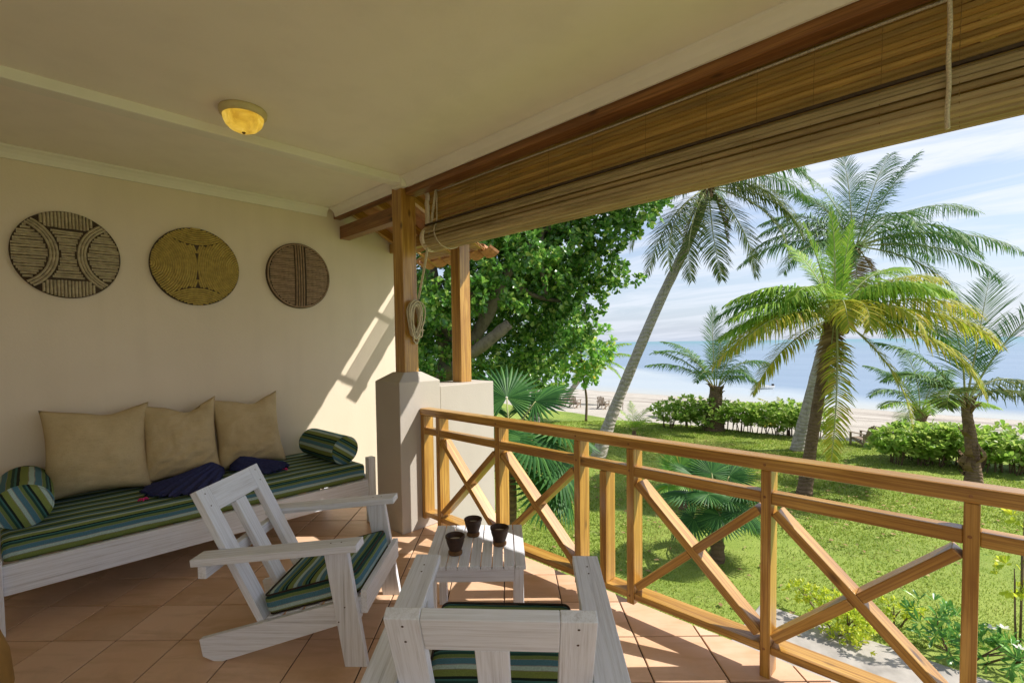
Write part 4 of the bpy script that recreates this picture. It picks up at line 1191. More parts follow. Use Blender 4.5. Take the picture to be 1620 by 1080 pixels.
sheet('beach', [24.0, 26, 27, 28, 30, 32, 34, 36, 38, 40, 42, 44, 46, 48, 50, 51, 52, 54, 60], list(np.concatenate([[-3000, -400, -120], np.linspace(-60, 120, 121), [160, 400, 3000]])), beach_z, M_SAND)
sheet('sea', [48, 80, 140, 400, 1500, 9000], [-9000, -1500, -300, -60, 60, 150, 400, 1500, 9000], lambda x, y: -4.5, M_SEA)
b = MB(); b.box(7.5, 9.35, -12, 2.75, GZ-0.2, GZ+0.045)
tag(b.build('path', M_PATH, bevel=0.02), kind='structure')

# grass blades over the part of the lawn that shows
def grass(n):
    a = rng.uniform(-9.5, 17, n); bb = 7.3 + (rng.random(n)**1.5)*22
    X = a*R2.x + bb*F2.x; Y = a*R2.y + bb*F2.y
    keep = (X > 6.0) & (X < np.array([edge_x(y) for y in Y]) - 0.05) & ~((X > 7.4) & (X < 9.45) & (Y < 2.85)) & (np.abs(a) < bb*1.15+0.5)
    thin = np.array([mnoise.noise(Vector((x_*0.45, y_*0.45, 7))) + 0.5*mnoise.noise(Vector((x_*1.6, y_*1.6, 2))) for x_, y_ in zip(X[keep], Y[keep])])
    X, Y, bb = X[keep], Y[keep], bb[keep]; k2_ = rng.random(len(X)) > np.clip((thin-0.18)*2.2, 0, 0.92); X, Y, bb = X[k2_], Y[k2_], bb[k2_]; n = len(X)
    h = rng.uniform(0.018, 0.055, n)*(0.8+0.02*bb); w_ = 0.006 + 0.0011*bb; th = rng.uniform(0, 2*PI, n); ln = rng.uniform(0.2, 1.1, n)*h
    base = np.stack([X, Y, np.full(n, GZ-0.02)], 1)
    dx_ = np.stack([np.cos(th)*w_, np.sin(th)*w_, np.zeros(n)], 1)
    ph = rng.uniform(0, 2*PI, n)
    tip = base + np.stack([np.cos(ph)*ln, np.sin(ph)*ln, h+0.02], 1)
    V = np.stack([base-dx_, base+dx_, tip], 1).reshape(-1, 3)
    me = bpy.data.meshes.new('grass'); me.vertices.add(3*n); me.vertices.foreach_set('co', V.ravel())
    me.loops.add(3*n); me.loops.foreach_set('vertex_index', np.arange(3*n, dtype=np.int32))
    me.polygons.add(n); me.polygons.foreach_set('loop_start', np.arange(0, 3*n, 3, dtype=np.int32)); me.polygons.foreach_set('loop_total', np.full(n, 3, dtype=np.int32))
    me.update(); return me
M_GRASS = mat_leaf('grass_blade', [(0.0, (0.17, 0.255, 0.032)), (0.5, (0.27, 0.37, 0.052)), (0.9, (0.39, 0.46, 0.085)), (1.0, (0.50, 0.48, 0.19))], 0.6, 0.15, 0.5, noisy=0.45)
go = link('grass', grass(270000), M_GRASS); tag(go, 'short bright green lawn grass', 'grass', kind='stuff')

# ================================================================== palms
class Leafer:
    """fast mesh of many small quads"""
    def __init__(s): s.V = []; s.F = []; s.n = 0
    def strip(s, L, Rr):
        """two matching point lists -> quad strip"""
        k = len(L)
        s.V += L; s.V += Rr
        n = s.n
        for i in range(k-1): s.F.append((n+i, n+i+1, n+k+i+1, n+k+i))
        s.n += 2*k
    def build(s, name, mat, parent, M=None, smooth=False):
        me = bpy.data.meshes.new(name); me.from_pydata([tuple(p) for p in s.V], [], s.F); me.update()
        return link(name, me, mat, parent, M, smooth)
DOWN = Vector((0, 0, -1))
def frond_geo(L, elev, bend, leaf=0.75, hang=0.5, n=46, wid=0.06, seed=0, stalk=0.16, twist=0.0, vee=0.35):
    """pinnate palm frond in the local x-z plane, base at the origin"""
    rnd = random.Random(seed); spear = max(0.0, min(1.0, (elev-1.15)/0.3)); wid = wid*(1-0.35*spear)
    N = 18; P = [Vector((0, 0, 0))]; T = []
    for i in range(N):
        t_ = (i+0.5)/N
        a = elev - bend*(t_**1.35)
        d = Vector((math.cos(a), 0.0, math.sin(a)))
        d.y = twist*t_*t_ + 0.03*math.sin(4*t_+seed)
        d.normalize(); T.append(d); P.append(P[-1] + d*(L/N))
    T.append(T[-1])
    lf = Leafer(); rb = MB()
    rb.tube(P, [max(0.005, 0.034*(1-i/N)**0.8*(L/4)**0.5) for i in range(N+1)], 5)
    for i in range(n):
        t_ = stalk + (1-stalk)*(i+0.5)/n
        u = t_*N; k = min(N-1, int(u)); p = P[k].lerp(P[k+1], u-k); d = T[k]
        side = Vector((0, 1, 0)); up = side.cross(d) * -1
        if up.z < 0 and d.x > 0: pass
        up = d.cross(side)
        if up.z < 0: up = -up
        s_ = (t_-stalk)/(1-stalk)
        ll = leaf*(0.35 + 0.65*math.sin(PI*min(1.0, 0.18+0.80*s_))**0.8)*(1 - 0.45*s_**3)
        for sd in (-1, 1):
            if rnd.random() < 0.05: continue
            l2 = ll*rnd.uniform(0.78, 1.12)*1.12
            fw_ = 0.42 + 0.70*s_**1.4 + rnd.uniform(-0.11, 0.11) + spear*0.8
            dirn = (side*sd + d*fw_ + up*(vee*(1-0.5*s_) + rnd.uniform(-0.10, 0.10))).normalized()
            hg = hang*rnd.uniform(0.5, 1.45)*max(0.40, 1-0.85*max(0.0, -d.z))
            pts = [p]; q = p.copy(); dd = dirn
            for s in range(3):
                dd = (dd + DOWN*hg*(0.34+0.50*s)).normalized()
                q = q + dd*(l2/3); pts.append(q.copy())
            wv = (d*1.0 - dd*d.dot(dd)*0.6).normalized()
            w0 = wid*rnd.uniform(0.8, 1.15)
            prof = (0.6, 1.0, 0.85, 0.08)
            lf.strip([pp + wv*(w0*0.5*f_) for pp, f_ in zip(pts, prof)], [pp - wv*(w0*0.5*f_) for pp, f_ in zip(pts, prof)])
    return lf, rb
def trunk_mesh(pts, radii, sub=7, jag=0.04, seed=1):
    """smooth tapered trunk through the points"""
    pts = [Vector(p) for p in pts]; out = []; rr = []
    n = len(pts)
    for i in range(n-1):
        p0, p1, p2, p3 = pts[max(0, i-1)], pts[i], pts[i+1], pts[min(n-1, i+2)]
        for k in range(sub):
            t_ = k/sub
            out.append(0.5*((2*p1)+(p2-p0)*t_+(2*p0-5*p1+4*p2-p3)*t_*t_+(3*p1-p0-3*p2+p3)*t_**3))
            rr.append((radii[i]*(1-t_)+radii[i+1]*t_)*(1+jag*math.sin(i*5+k*2.4+seed)))
    out.append(pts[-1]); rr.append(radii[-1])
    return out, rr
def palm(label, base, crown, mids, r0, r1, fronds, mats, trunk_mat, leaf, hang, name='coconut_palm', group='palms in the garden', seed=0, wid=0.042, husk=True, nuts=0, n=78, dry=0):
    """fronds: (azimuth in the garden frame, start elevation, length, bend, material index[, leaf, hang])"""
    root = empty(name, base)
    base = Vector(base); crown = Vector(crown)
    pts = [Vector((0, 0, -0.05))] + [Vector(q)-base for q in mids] + [crown-base]
    rads = [r0*1.35] + [r0 + (r1-r0)*(i+1)/(len(mids)+1) for i in range(len(mids))] + [r1]
    out, rr = trunk_mesh(pts, rads, 8, 0.035, seed)
    b = MB(); b.tube(out, rr, 14); b.build('trunk', trunk_mat, root, smooth=True)
    cl = crown-base
    for i, fd in enumerate(fronds):
        az, el, L, bd, mi = fd[:5]
        lf_len = fd[5] if len(fd) > 5 else leaf
        hg = fd[6] if len(fd) > 6 else hang
        tw = fd[7] if len(fd) > 7 else random.Random(seed*31+i).uniform(-0.25, 0.25)
        lf, rb = frond_geo(L, R(el), R(bd), lf_len, hg, n, wid, seed*100+i, twist=tw)
        a = GA + R(az)
        off = Vector((math.cos(a), math.sin(a), 0))*r1*0.6
        M = Matrix.Translation(cl + off + Vector((0, 0, 0.02*i/len(fronds)))) @ Matrix.Rotation(a, 4, 'Z')
        f_ = lf.build('frond', mats[mi], root, M)
        rb.build('rachis', M_PETIOLE if mi != 9 else M_DRYFROND, f_, smooth=True)
    if husk:
        rnd = random.Random(seed); b = MB()
        for k in range(14):
            a = rnd.uniform(0, 2*PI); r_ = r1*rnd.uniform(0.9, 1.4); z0 = rnd.uniform(-0.55, 0.0)
            p = cl + Vector((math.cos(a)*r_*0.8, math.sin(a)*r_*0.8, z0))
            b.tube([p, p+Vector((math.cos(a)*0.10, math.sin(a)*0.10, 0.22)), p+Vector((math.cos(a)*0.28, math.sin(a)*0.28, 0.36+rnd.uniform(-0.15, 0.2)))], [0.05, 0.045, 0.012], 6)
        b.build('husk', M_DRYFROND, root, smooth=True)
    for k in range(nuts):
        rnd = random.Random(seed+k); a = rnd.uniform(0, 2*PI)
        b = MB(); b.lathe([(0.001, -0.14), (0.07, -0.11), (0.105, -0.02), (0.10, 0.05), (0.055, 0.12), (0.001, 0.14)], 12)
        b.build('coconut', M_FROND_D if k % 2 else M_DRYFROND, root, Matrix.Translation(cl+Vector((math.cos(a)*0.26, math.sin(a)*0.26, -0.22-rnd.uniform(0, 0.2)))), smooth=True)
    tag(root, label, 'palm tree', group)
    return root

# tall leaning palm
palm('tall palm with a long leaning grey trunk, its crown touching the blind', (16.78, 11.18, GZ), (20.42, 8.14, 7.75), [(17.42, 10.67, -1.1), (18.77, 9.53, 2.93), (19.85, 8.6, 5.8)], 0.235, 0.165,
     [(0, 24, 4.7, 72, 0, 1.15, .85), (8, 46, 5.0, 80, 0, 1.15, .85), (25, 60, 4.6, 95, 0), (60, 55, 4.4, 110, 0), (95, 60, 4.4, 100, 0), (130, 55, 4.5, 110, 0), (160, 50, 4.4, 100, 0), (178, 28, 2.9, 80, 0, 1.0, .9),
      (190, -2, 4.6, 84, 1, 1.1, .8), (203, -28, 4.8, 58, 1, 1.1, .7), (215, -24, 4.9, 64, 1, 1.1, .7), (226, -42, 4.7, 46, 1, 1.0, .7), (256, -56, 4.3, 30, 1, 1.0, .7), (300, -46, 4.4, 42, 1, 1.05, .7), (322, -22, 4.5, 62, 1, 1.1, .75),
      (338, -4, 4.4, 76, 1, 1.1, .8), (350, 14, 3.8, 100, 1, 1.1, .9), (320, 35, 4.3, 110, 0), (225, 60, 4.0, 110, 0), (275, 75, 3.8, 80, 0), (170, -62, 2.8, 24, 2, .7, .4), (345, -66, 2.4, 20, 2, .7, .4)],
     [M_FROND_G, M_FROND_D, M_FROND_B], M_TRUNK, 1.1, 0.8, seed=3, nuts=7)
# yellowish palm in the middle right
palm('yellowing coconut palm with drooping golden fronds, middle right beside the railing', (17.04, 3.82, GZ), (17.94, 3.22, 2.15), [(17.25, 3.70, -1.9), (17.45, 3.56, -0.5), (17.70, 3.40, 1.0)], 0.17, 0.15,
     [(80, 88, 3.5, 6, 2, .42, .12), (160, 80, 3.1, 12, 2, .48, .15), (20, 82, 3.2, 14, 2, .45, .15), (110, 74, 3.0, 35, 2, .6, .3), (60, 72, 3.0, 30, 2, .6, .3), (182, 52, 3.0, 88, 2, .95, .75), (170, 42, 3.4, 78, 2, 1.0, .8), (188, 26, 3.5, 64, 2, 1.05, .85), (176, 12, 3.6, 52, 2, 1.0, .85),
      (186, 5, 4.3, 62, 1, 1.05, .85), (198, 14, 3.9, 70, 1, 1.0, .85), (194, -18, 3.7, 52, 1, .72, .9), (242, -62, 4.9, 25, 1, .58, .8), (332, -44, 3.9, 40, 1, .72, .85), (262, 44, 2.4, 140, 1, .75, .9), (296, 30, 2.9, 122, 1, .8, .9), (240, 42, 2.6, 128, 1, .8, .9), (322, -6, 4.2, 68, 1, 1.1, .9), (338, 14, 4.1, 66, 1, 1.15, .9),
      (352, 24, 4.2, 58, 1, 1.15, .9), (4, 46, 3.8, 66, 1, 1.0, .8), (18, 56, 3.3, 60, 2, 1.0, .7), (340, 46, 3.2, 82, 2, 1.0, .8), (325, 52, 3.0, 95, 2, .95, .8), (300, 58, 2.8, 110, 2, .9, .8), (215, 55, 2.8, 105, 2, .9, .8), (60, 25, 3.6, 80, 2), (130, 20, 3.6, 80, 2), (95, 40, 3.6, 90, 2), (30, 20, 3.8, 70, 0), (150, 35, 3.6, 80, 0), (0, 8, 4.0, 60, 0), (225, -70, 2.4, 15, 3, .5, .5)],
     [M_FROND_G, M_FROND_Y, M_FROND_YG, M_FROND_B], M_TRUNK_B, 1.05, 0.8, seed=5, nuts=4)
# green palm behind it
palm('large green palm rising behind the yellowing palm', (23.73, 5.57, GZ), (25.80, 3.98, 5.45), [(24.1, 5.25, -1.2), (24.8, 4.75, 1.8)], 0.24, 0.17,
     [(78, 84, 4.5, 10, 0, 1.0, .2), (125, 76, 4.4, 34, 0, 1.15, .4), (150, 70, 4.2, 55, 0, 1.15, .5), (25, 70, 5.0, 22, 0, 1.25, .35), (350, 66, 4.6, 18, 0, 1.1, .3), (100, 64, 4.4, 40, 0, 1.1, .4), (2, 44, 5.8, 68, 0, 1.25, .7), (352, 18, 6.2, 56, 0, 1.3, .85),
      (342, 4, 5.4, 55, 0, 1.25, .85), (330, 22, 4.4, 80, 0, 1.2, .8), (180, 40, 4.5, 78, 0, 1.1, .75), (186, 26, 4.7, 66, 0, 1.1, .75), (172, 52, 4.2, 80, 0, 1.1, .7), (200, 12, 4.4, 70, 0), (60, 40, 4.8, 60, 0), (90, 30, 4.8, 70, 0), (140, 25, 4.8, 70, 0), (300, 30, 4.4, 100, 0), (325, -15, 4.8, 60, 0), (270, 45, 4.0, 110, 0), (230, 20, 4.2, 90, 0), (20, 20, 5.0, 60, 0), (240, -60, 3.0, 22, 1, .8, .4), (320, -62, 3.2, 22, 1, .8, .4)],
     [M_FROND_G, M_FROND_B], M_TRUNK, 1.2, 0.75, seed=8, nuts=3)
# short palm in front of the left hedge
palm('short young palm with upright fronds in front of the left hedge', (26.29, 10.10, GZ), (26.45, 10.07, -0.95), [(26.35, 10.09, -2.2)], 0.42, 0.30,
     [(95, 88, 4.3, 12, 0, 0.96, .2), (178, 66, 4.1, 88, 0, 0.90, .35), (184, 40, 3.9, 52, 0, 0.90, .45), (165, 50, 3.6, 40, 0), (20, 74, 3.9, 60, 0, 0.90, .4), (5, 60, 3.6, 100, 0, 0.90, .6), (355, 48, 2.2, 110, 0, 0.84, .7), (60, 70, 4.0, 50, 0), (130, 65, 4.0, 60, 0), (290, 60, 2.6, 110, 0), (230, 55, 2.8, 110, 0)],
     [M_FROND_G, M_FROND_YG, M_FROND_B], M_TRUNK_B, 0.75, 0.4, seed=12)
# right palm with big upright fronds
palm('stout palm with shaggy brown trunk and wide open fronds at the right edge', (21.65, 0.10, GZ), (21.58, 0.33, -0.55), [(21.64, 0.12, -2.6), (21.62, 0.20, -1.7), (21.60, 0.28, -1.1)], 0.20, 0.12,
     [(20, 80, 4.3, 22, 0, 1.25, .12, .1), (340, 70, 4.6, 40, 0, 1.3, .15, .2), (175, 46, 2.6, 70, 0, .9, .55), (140, 62, 3.0, 50, 0, 1.0, .4), (0, 52, 2.6, 118, 1, .8, .9), (345, 35, 2.4, 110, 1, .8, .9), (60, 75, 4.0, 40, 0, 1.1, .2), (210, 40, 2.2, 100, 1), (100, 40, 3.0, 70, 0)],
     [M_FROND_G, M_FROND_D, M_FROND_B], M_TRUNK_B, 1.0, 0.3, seed=15, n=62, wid=0.040)
# torn fibre sheaths round the shaggy trunk
rnd = random.Random(8); sb = MB()
for k in range(16):
    a = rnd.uniform(0, 6.28); z0 = rnd.uniform(-3.0, -1.6); h_ = rnd.uniform(0.35, 0.75); ca, sa = math.cos(a), math.sin(a); tx, ty = -sa, ca
    pts = []
    for t_ in np.linspace(0, 1, 6):
        rr = 0.17 + 0.16*math.sin(PI*min(1, t_*1.1)) + rnd.uniform(-0.02, 0.03); wv = 0.13*(1-0.75*t_)
        c_ = Vector((21.63+ca*rr, 0.15+sa*rr, z0 + h_*t_))
        pts.append((c_-Vector((tx, ty, 0))*wv, c_+Vector((tx, ty, 0))*wv))
    n0 = len(sb.v); sb.v += [tuple(p) for pr_ in pts for p in pr_]
    sb.f += [(n0+2*i, n0+2*i+1, n0+2*i+3, n0+2*i+2) for i in range(5)]
shag = [o for o in bpy.data.objects if o.get('label', '').startswith('stout palm')][0]
sb.build('husk', M_DRYFROND, shag, Matrix.Translation(-Vector(shag.location)))
# small palm behind the right hedge
palm('small bright palm standing behind the right hedge by the beach', (30.88, 2.06, -3.45), (30.98, 2.01, -2.0), [], 0.24, 0.16,
     [(178, 55, 3.0, 95, 0), (160, 70, 3.2, 60, 0), (90, 85, 3.2, 30, 0), (20, 68, 3.2, 70, 0), (0, 48, 3.1, 75, 0), (190, 30, 2.4, 60, 1), (350, 20, 3.4, 45, 1), (210, 10, 2.4, 50, 1), (330, 30, 2.8, 60, 1), (270, 50, 2.2, 90, 1), (240, 40, 2.4, 90, 1)],
     [M_FROND_G, M_FROND_YG, M_FROND_B], M_TRUNK_B, 0.75, 0.55, seed=18)
# leaning palm by the beach chairs, far left
palm('distant palm leaning over the beach chairs at the left', (31.9, 24.7, -3.7), (33.9, 22.9, -0.1), [(32.5, 24.1, -2.4)], 0.26, 0.17,
     [(0, 30, 3.6, 60, 1), (10, 50, 3.6, 60, 1), (350, 8, 3.0, 70, 1), (335, -10, 2.8, 60, 1), (90, 60, 3.4, 70, 1), (170, 40, 3.4, 80, 1), (190, 10, 3.0, 70, 1), (215, -15, 2.8, 60, 1), (270, 20, 2.8, 100, 1), (40, 60, 3.4, 60, 0), (130, 55, 3.4, 80, 0)],
     [M_FROND_G, M_FROND_YG, M_FROND_B], M_TRUNK, 0.75, 0.6, seed=21)
# little palm on the lawn
palm('knee-high feathery palm seedling on the lawn near the leaning trunk', (21.97, 12.43, GZ), (21.97, 12.43, GZ+0.28), [], 0.10, 0.08,
     [(0, 58, 1.5, 62, 0), (25, 70, 1.6, 50, 0), (178, 58, 1.5, 62, 0), (150, 72, 1.6, 55, 0), (200, 45, 1.3, 60, 0), (340, 45, 1.3, 60, 0), (90, 82, 1.6, 40, 0), (270, 60, 1.4, 80, 0), (300, 62, 1.4, 80, 0), (235, 55, 1.3, 70, 0)],
     [M_FROND_YG], M_TRUNK_B, 0.36, 0.3, name='palm_seedling', seed=24, husk=False, n=26, wid=0.035)
# sprout of a yellow palm in front of the hedge
palm('small yellow-green palm sprout beside the left hedge', (27.6, 6.9, -3.42), (27.6, 6.9, -3.1), [], 0.08, 0.07,
     [(175, 62, 2.1, 80, 0), (160, 75, 2.2, 60, 0), (10, 60, 1.8, 80, 0), (90, 80, 2.0, 60, 0), (200, 40, 1.8, 70, 0), (330, 50, 1.5, 80, 0)],
     [M_FROND_Y], M_TRUNK_B, 0.4, 0.5, name='palm_seedling', seed=27, husk=False, n=26, wid=0.045)

# ------------------------------------------------------------------ fan palms
def fan_leaf(rad, seed, folds=36, spread=R(300), droop=0.5):
    rnd = random.Random(seed); lf = Leafer()
    for i in range(folds):
        a0 = -spread/2 + spread*i/folds; a1 = -spread/2 + spread*(i+1)/folds; am = (a0+a1)/2
        ln = rad*(1 - 0.18*abs(am/(spread/2))**2)*rnd.uniform(0.94, 1.04)
        def P_(r_, a, z): 
            return Vector((math.cos(a)*r_, math.sin(a)*r_, z - droop*(r_/rad)**2.2*rad*0.30))
        hb = 0.020*rad
        rs = (0.03, 0.33, 0.56, 0.80, 1.0)
        Lp, Mp, Rp = [], [], []
        for j, q in enumerate(rs):
            wsc = 1.0 if q <= 0.57 else (0.55 if q < 0.9 else 0.04)
            half = (a1-a0)/2*wsc
            extra = -0.10*rad*max(0, q-0.62)*rnd.uniform(0.3, 1.5)
            Lp.append(P_(ln*q, am-half, -hb*q*wsc+extra)); Mp.append(P_(ln*q, am, hb*q*wsc*1.0+extra)); Rp.append(P_(ln*q, am+half, -hb*q*wsc+extra))
        n = lf.n; k = len(rs)
        lf.V += Lp + Mp + Rp
        for j in range(k-1):
            lf.F.append((n+j, n+j+1, n+k+j+1, n+k+j)); lf.F.append((n+k+j, n+k+j+1, n+2*k+j+1, n+2*k+j))
        lf.n += 3*k
    return lf
def fan_palm(label, base, h, r_tr, leaves, mat, seed=0, trunk_lean=(0, 0)):
    root = empty('fan_palm', base)
    top = Vector((trunk_lean[0], trunk_lean[1], h))
    out, rr = trunk_mesh([(0, 0, -0.05), top*0.5, top], [r_tr*1.25, r_tr, r_tr*0.9], 7, 0.09, seed)
    b = MB(); b.tube(out, rr, 12); b.build('trunk', M_TRUNK_B, root, smooth=True)
    for i, (az, el, pl, rad, tilt) in enumerate(leaves):
        a = GA + R(az); e = R(el)
        d = Vector((math.cos(a)*math.cos(e), math.sin(a)*math.cos(e), math.sin(e)))
        hp = top + d*pl + Vector((0, 0, -0.10*pl))
        mid = top + d*pl*0.55
        b = MB(); b.tube([top + d*0.05, mid, hp], [0.020, 0.014, 0.011], 6)
        pt = b.build('petiole', M_PETIOLE, root, smooth=True)
        ea = e - R(tilt)
        x = Vector((math.cos(a)*math.cos(ea), math.sin(a)*math.cos(ea), math.sin(ea)))
        y = Vector((-math.sin(a), math.cos(a), 0)); z = x.cross(y)
        M = Matrix((x, y, z)).transposed().to_4x4(); M.translation = hp
        fan_leaf(rad, seed*50+i).build('leaf', mat, root, M)
    return tag(root, label, 'fan palm', 'fan palms below the railing')
fan_palm('fan palm with pleated round leaves seen through the railing braces', (10.58, 3.99, GZ), 1.05, 0.13,
         [(95, 75, 0.95, 0.62, 15), (150, 62, 0.95, 0.60, 25), (35, 62, 0.95, 0.60, 25), (180, 38, 0.85, 0.62, 38), (0, 35, 0.85, 0.60, 35), (205, 8, 0.70, 0.60, 45), (340, 2, 0.75, 0.62, 45), (250, 22, 0.70, 0.55, 65), (295, 30, 0.65, 0.55, 65), (165, -10, 0.70, 0.58, 40), (15, -8, 0.72, 0.58, 40), (60, 20, 0.9, 0.6, 40), (120, 22, 0.9, 0.6, 40), (270, 60, 0.70, 0.5, 75), (225, 52, 0.8, 0.55, 55), (320, 55, 0.8, 0.55, 50)], M_FAN, 2)
fan_palm('tall fan palm with dark pleated leaves close behind the wing panel', tuple(g(0.1, 8.1, GZ)), 3.1, 0.12,
         [(95, 70, 0.9, 0.75, 15), (150, 55, 0.9, 0.75, 25), (30, 55, 0.95, 0.78, 25), (185, 25, 0.85, 0.72, 40), (355, 22, 0.9, 0.80, 40), (215, -5, 0.75, 0.7, 45), (330, -8, 0.85, 0.78, 40), (260, 25, 0.7, 0.65, 65), (300, 20, 0.75, 0.7, 60), (10, -20, 0.95, 0.75, 35), (345, -32, 1.0, 0.75, 30), (170, -20, 0.7, 0.7, 30), (60, 10, 0.9, 0.7, 40), (125, 10, 0.9, 0.7, 40), (315, -28, 0.9, 0.72, 35)], M_FAN, 3)
fan_palm('low young fan palm with lime leaves behind the larger fan palm', tuple(g(5.1, 13.6, GZ)), 0.55, 0.10,
         [(100, 78, 0.7, 0.62, 10), (160, 50, 0.6, 0.58, 25), (20, 50, 0.6, 0.58, 25), (190, 25, 0.5, 0.5, 35), (350, 25, 0.5, 0.5, 35), (270, 50, 0.4, 0.45, 55), (60, 65, 0.7, 0.6, 15), (130, 65, 0.7, 0.6, 15)], M_LEAF_BRIGHT, 4)

# ================================================================== broad-leaved trees and shrubs
def rosettes(centres, leaf, nleaf=7, up=0.35, fold=0.25, ratio=0.52, seed=0, tri=False):
    """clusters of obovate leaves round each (point, outward direction)"""
    rnd = random.Random(seed); lf = Leafer()
    for p, out in centres:
        ax = (Vector(out).normalized()*0.6 + Vector((0, 0, up)) + Vector((rnd.uniform(-.5, .5), rnd.uniform(-.5, .5), rnd.uniform(-.4, .5)))).normalized()
        e1 = ax.orthogonal().normalized(); e2 = ax.cross(e1)
        ph = rnd.uniform(0, 6.28)
        for k in range(nleaf):
            a = ph + 2.4*k; op = 0.35 + 0.95*k/nleaf*rnd.uniform(0.7, 1.2)
            d = (ax*math.cos(op) + (e1*math.cos(a)+e2*math.sin(a))*math.sin(op)).normalized()
            sd = d.cross(ax)
            if sd.length < 1e-3: continue
            sd.normalize(); nn = sd.cross(d)
            L = leaf*rnd.uniform(0.45, 1.15); W = L*ratio*0.5
            b0 = p + d*L*0.10
            m1 = b0 + d*L*0.42 - nn*L*0.02; m2 = b0 + d*L*0.78 - nn*L*0.07; tip = b0 + d*L*0.98 - nn*L*0.16
            f_ = nn*W*fold
            n = lf.n
            lf.V += [b0, m1 - sd*W*0.72 + f_, m2 - sd*W + f_, tip, m2 + sd*W + f_, m1 + sd*W*0.72 + f_, m1, m2]
            lf.F += [(n, n+6, n+1), (n+1, n+6, n+7, n+2), (n+2, n+7, n+3), (n, n+5, n+6), (n+5, n+4, n+7, n+6), (n+4, n+3, n+7)]
            lf.n += 8
    return lf
def blob(c, r, n, rnd, shell=0.45):
    out = []
    for _ in range(n):
        while True:
            v = Vector((rnd.uniform(-1, 1), rnd.uniform(-1, 1), rnd.uniform(-1, 1)))
            if v.length <= 1 and v.length > 0.05: break
        v = v.normalized()*(v.length**shell)
        nz_ = 1+0.5*mnoise.noise(Vector(c)*0.7 + v*1.9)
        out.append((Vector(c) + Vector((v.x*r[0], v.y*r[1], v.z*r[2]))*nz_, v))
    return out
def px2g(x, y, b_):   # measured on a sketch of the view: sideways, height at a chosen distance
    return (x-794)/764.6*b_, 1.5-(y-543)/764.6*b_
def tree(label, base, limbs, clumps, leaf, mat, bark, dens, seed, name='broadleaf_tree', group=None, nleaf=7, ratio=0.55):
    root = empty(name, base); base = Vector(base)
    rnd = random.Random(seed)
    b = MB()
    for pts, rads in limbs:
        out, rr = trunk_mesh([Vector(p)-base for p in pts], rads, 6, 0.07, seed)
        b.tube(out, rr, 10)
    b.build('trunk', bark, root, smooth=True)
    cs = []
    for c, r in clumps:
        cs += blob(Vector(c)-base, r, int(dens*r[0]*r[2]), rnd)
    o = rosettes(cs, leaf, nleaf, seed=seed, ratio=ratio).build('crown', mat, root); o['kind'] = 'stuff'
    tag(root, label, 'tree', group)
    return root
def G3(x, y, b_):
    a, z = px2g(x, y, b_); return g(a, b_, z)
CL = []
for x, y, b_, r in [(690, 440, 11.5, 62), (760, 410, 12.0, 60), (830, 410, 12.5, 58), (895, 395, 12.3, 58), (955, 365, 12.0, 48), (1005, 325, 11.8, 44), (850, 340, 12.5, 60), (780, 345, 11.5, 55), (930, 325, 12.5, 52),
                    (700, 505, 12.2, 52), (672, 560, 12.0, 46), (845, 490, 12.5, 50), (905, 460, 12.6, 50), (945, 425, 12.2, 38), (900, 520, 12.0, 40), (862, 545, 12.6, 36), (806, 560, 13.4, 44), (735, 345, 12.8, 55), (1035, 308, 11.6, 26),
                    (975, 445, 12.0, 18), (1006, 448, 11.8, 9), (800, 270, 12.5, 75), (900, 250, 12.5, 75), (700, 270, 12.5, 75), (985, 250, 12.2, 55), (640, 380, 13.0, 60), (770, 480, 14.0, 60), (735, 590, 14.5, 60), (660, 500, 13.5, 55),
                    (600, 450, 13.5, 70), (560, 300, 13.5, 90), (840, 590, 14.5, 40), (790, 430, 14.5, 70), (870, 440, 14.5, 60), (690, 570, 14.5, 60), (742, 462, 10.6, 27), (812, 468, 10.9, 26), (700, 478, 10.6, 30), (835, 405, 11.0, 32), (770, 430, 10.8, 22), (822, 588, 12.0, 30), (765, 575, 11.6, 28), (870, 430, 11.2, 26)]:
    c = G3(x, y, b_); rm = r*b_/764.6
    CL.append((c, (rm, rm*1.0, rm)))
tb_ = g(-1.3, 12.9, GZ)
tree('big leafy tree with glossy green leaves and grey limbs behind the roof post', tb_,
     [([tb_, G3(705, 640, 12.8), G3(715, 560, 12.6)], [0.42, 0.34, 0.30]),
      ([G3(715, 570, 12.6), G3(695, 480, 12.2), G3(678, 400, 12.0), G3(690, 300, 12.0)], [0.28, 0.24, 0.18, 0.08]),
      ([G3(715, 575, 12.6), G3(765, 510, 12.0), G3(800, 440, 11.8), G3(850, 380, 12.0), G3(930, 320, 12.2)], [0.22, 0.17, 0.13, 0.09, 0.04]),
      ([G3(700, 590, 12.2), G3(755, 552, 11.2), G3(806, 512, 11.0)], [0.17, 0.15, 0.13]),
      ([G3(800, 440, 11.8), G3(850, 470, 12.0), G3(905, 480, 12.2)], [0.08, 0.06, 0.03]),
      ([G3(858, 300, 12.0), G3(858, 420, 11.8), G3(866, 470, 11.8)], [0.07, 0.06, 0.03]),
      ([G3(765, 500, 12.0), G3(745, 420, 12.2), G3(790, 330, 12.4)], [0.13, 0.09, 0.04])],
     CL, 0.175, M_LEAF_TREE, M_BARK, 320, 31)
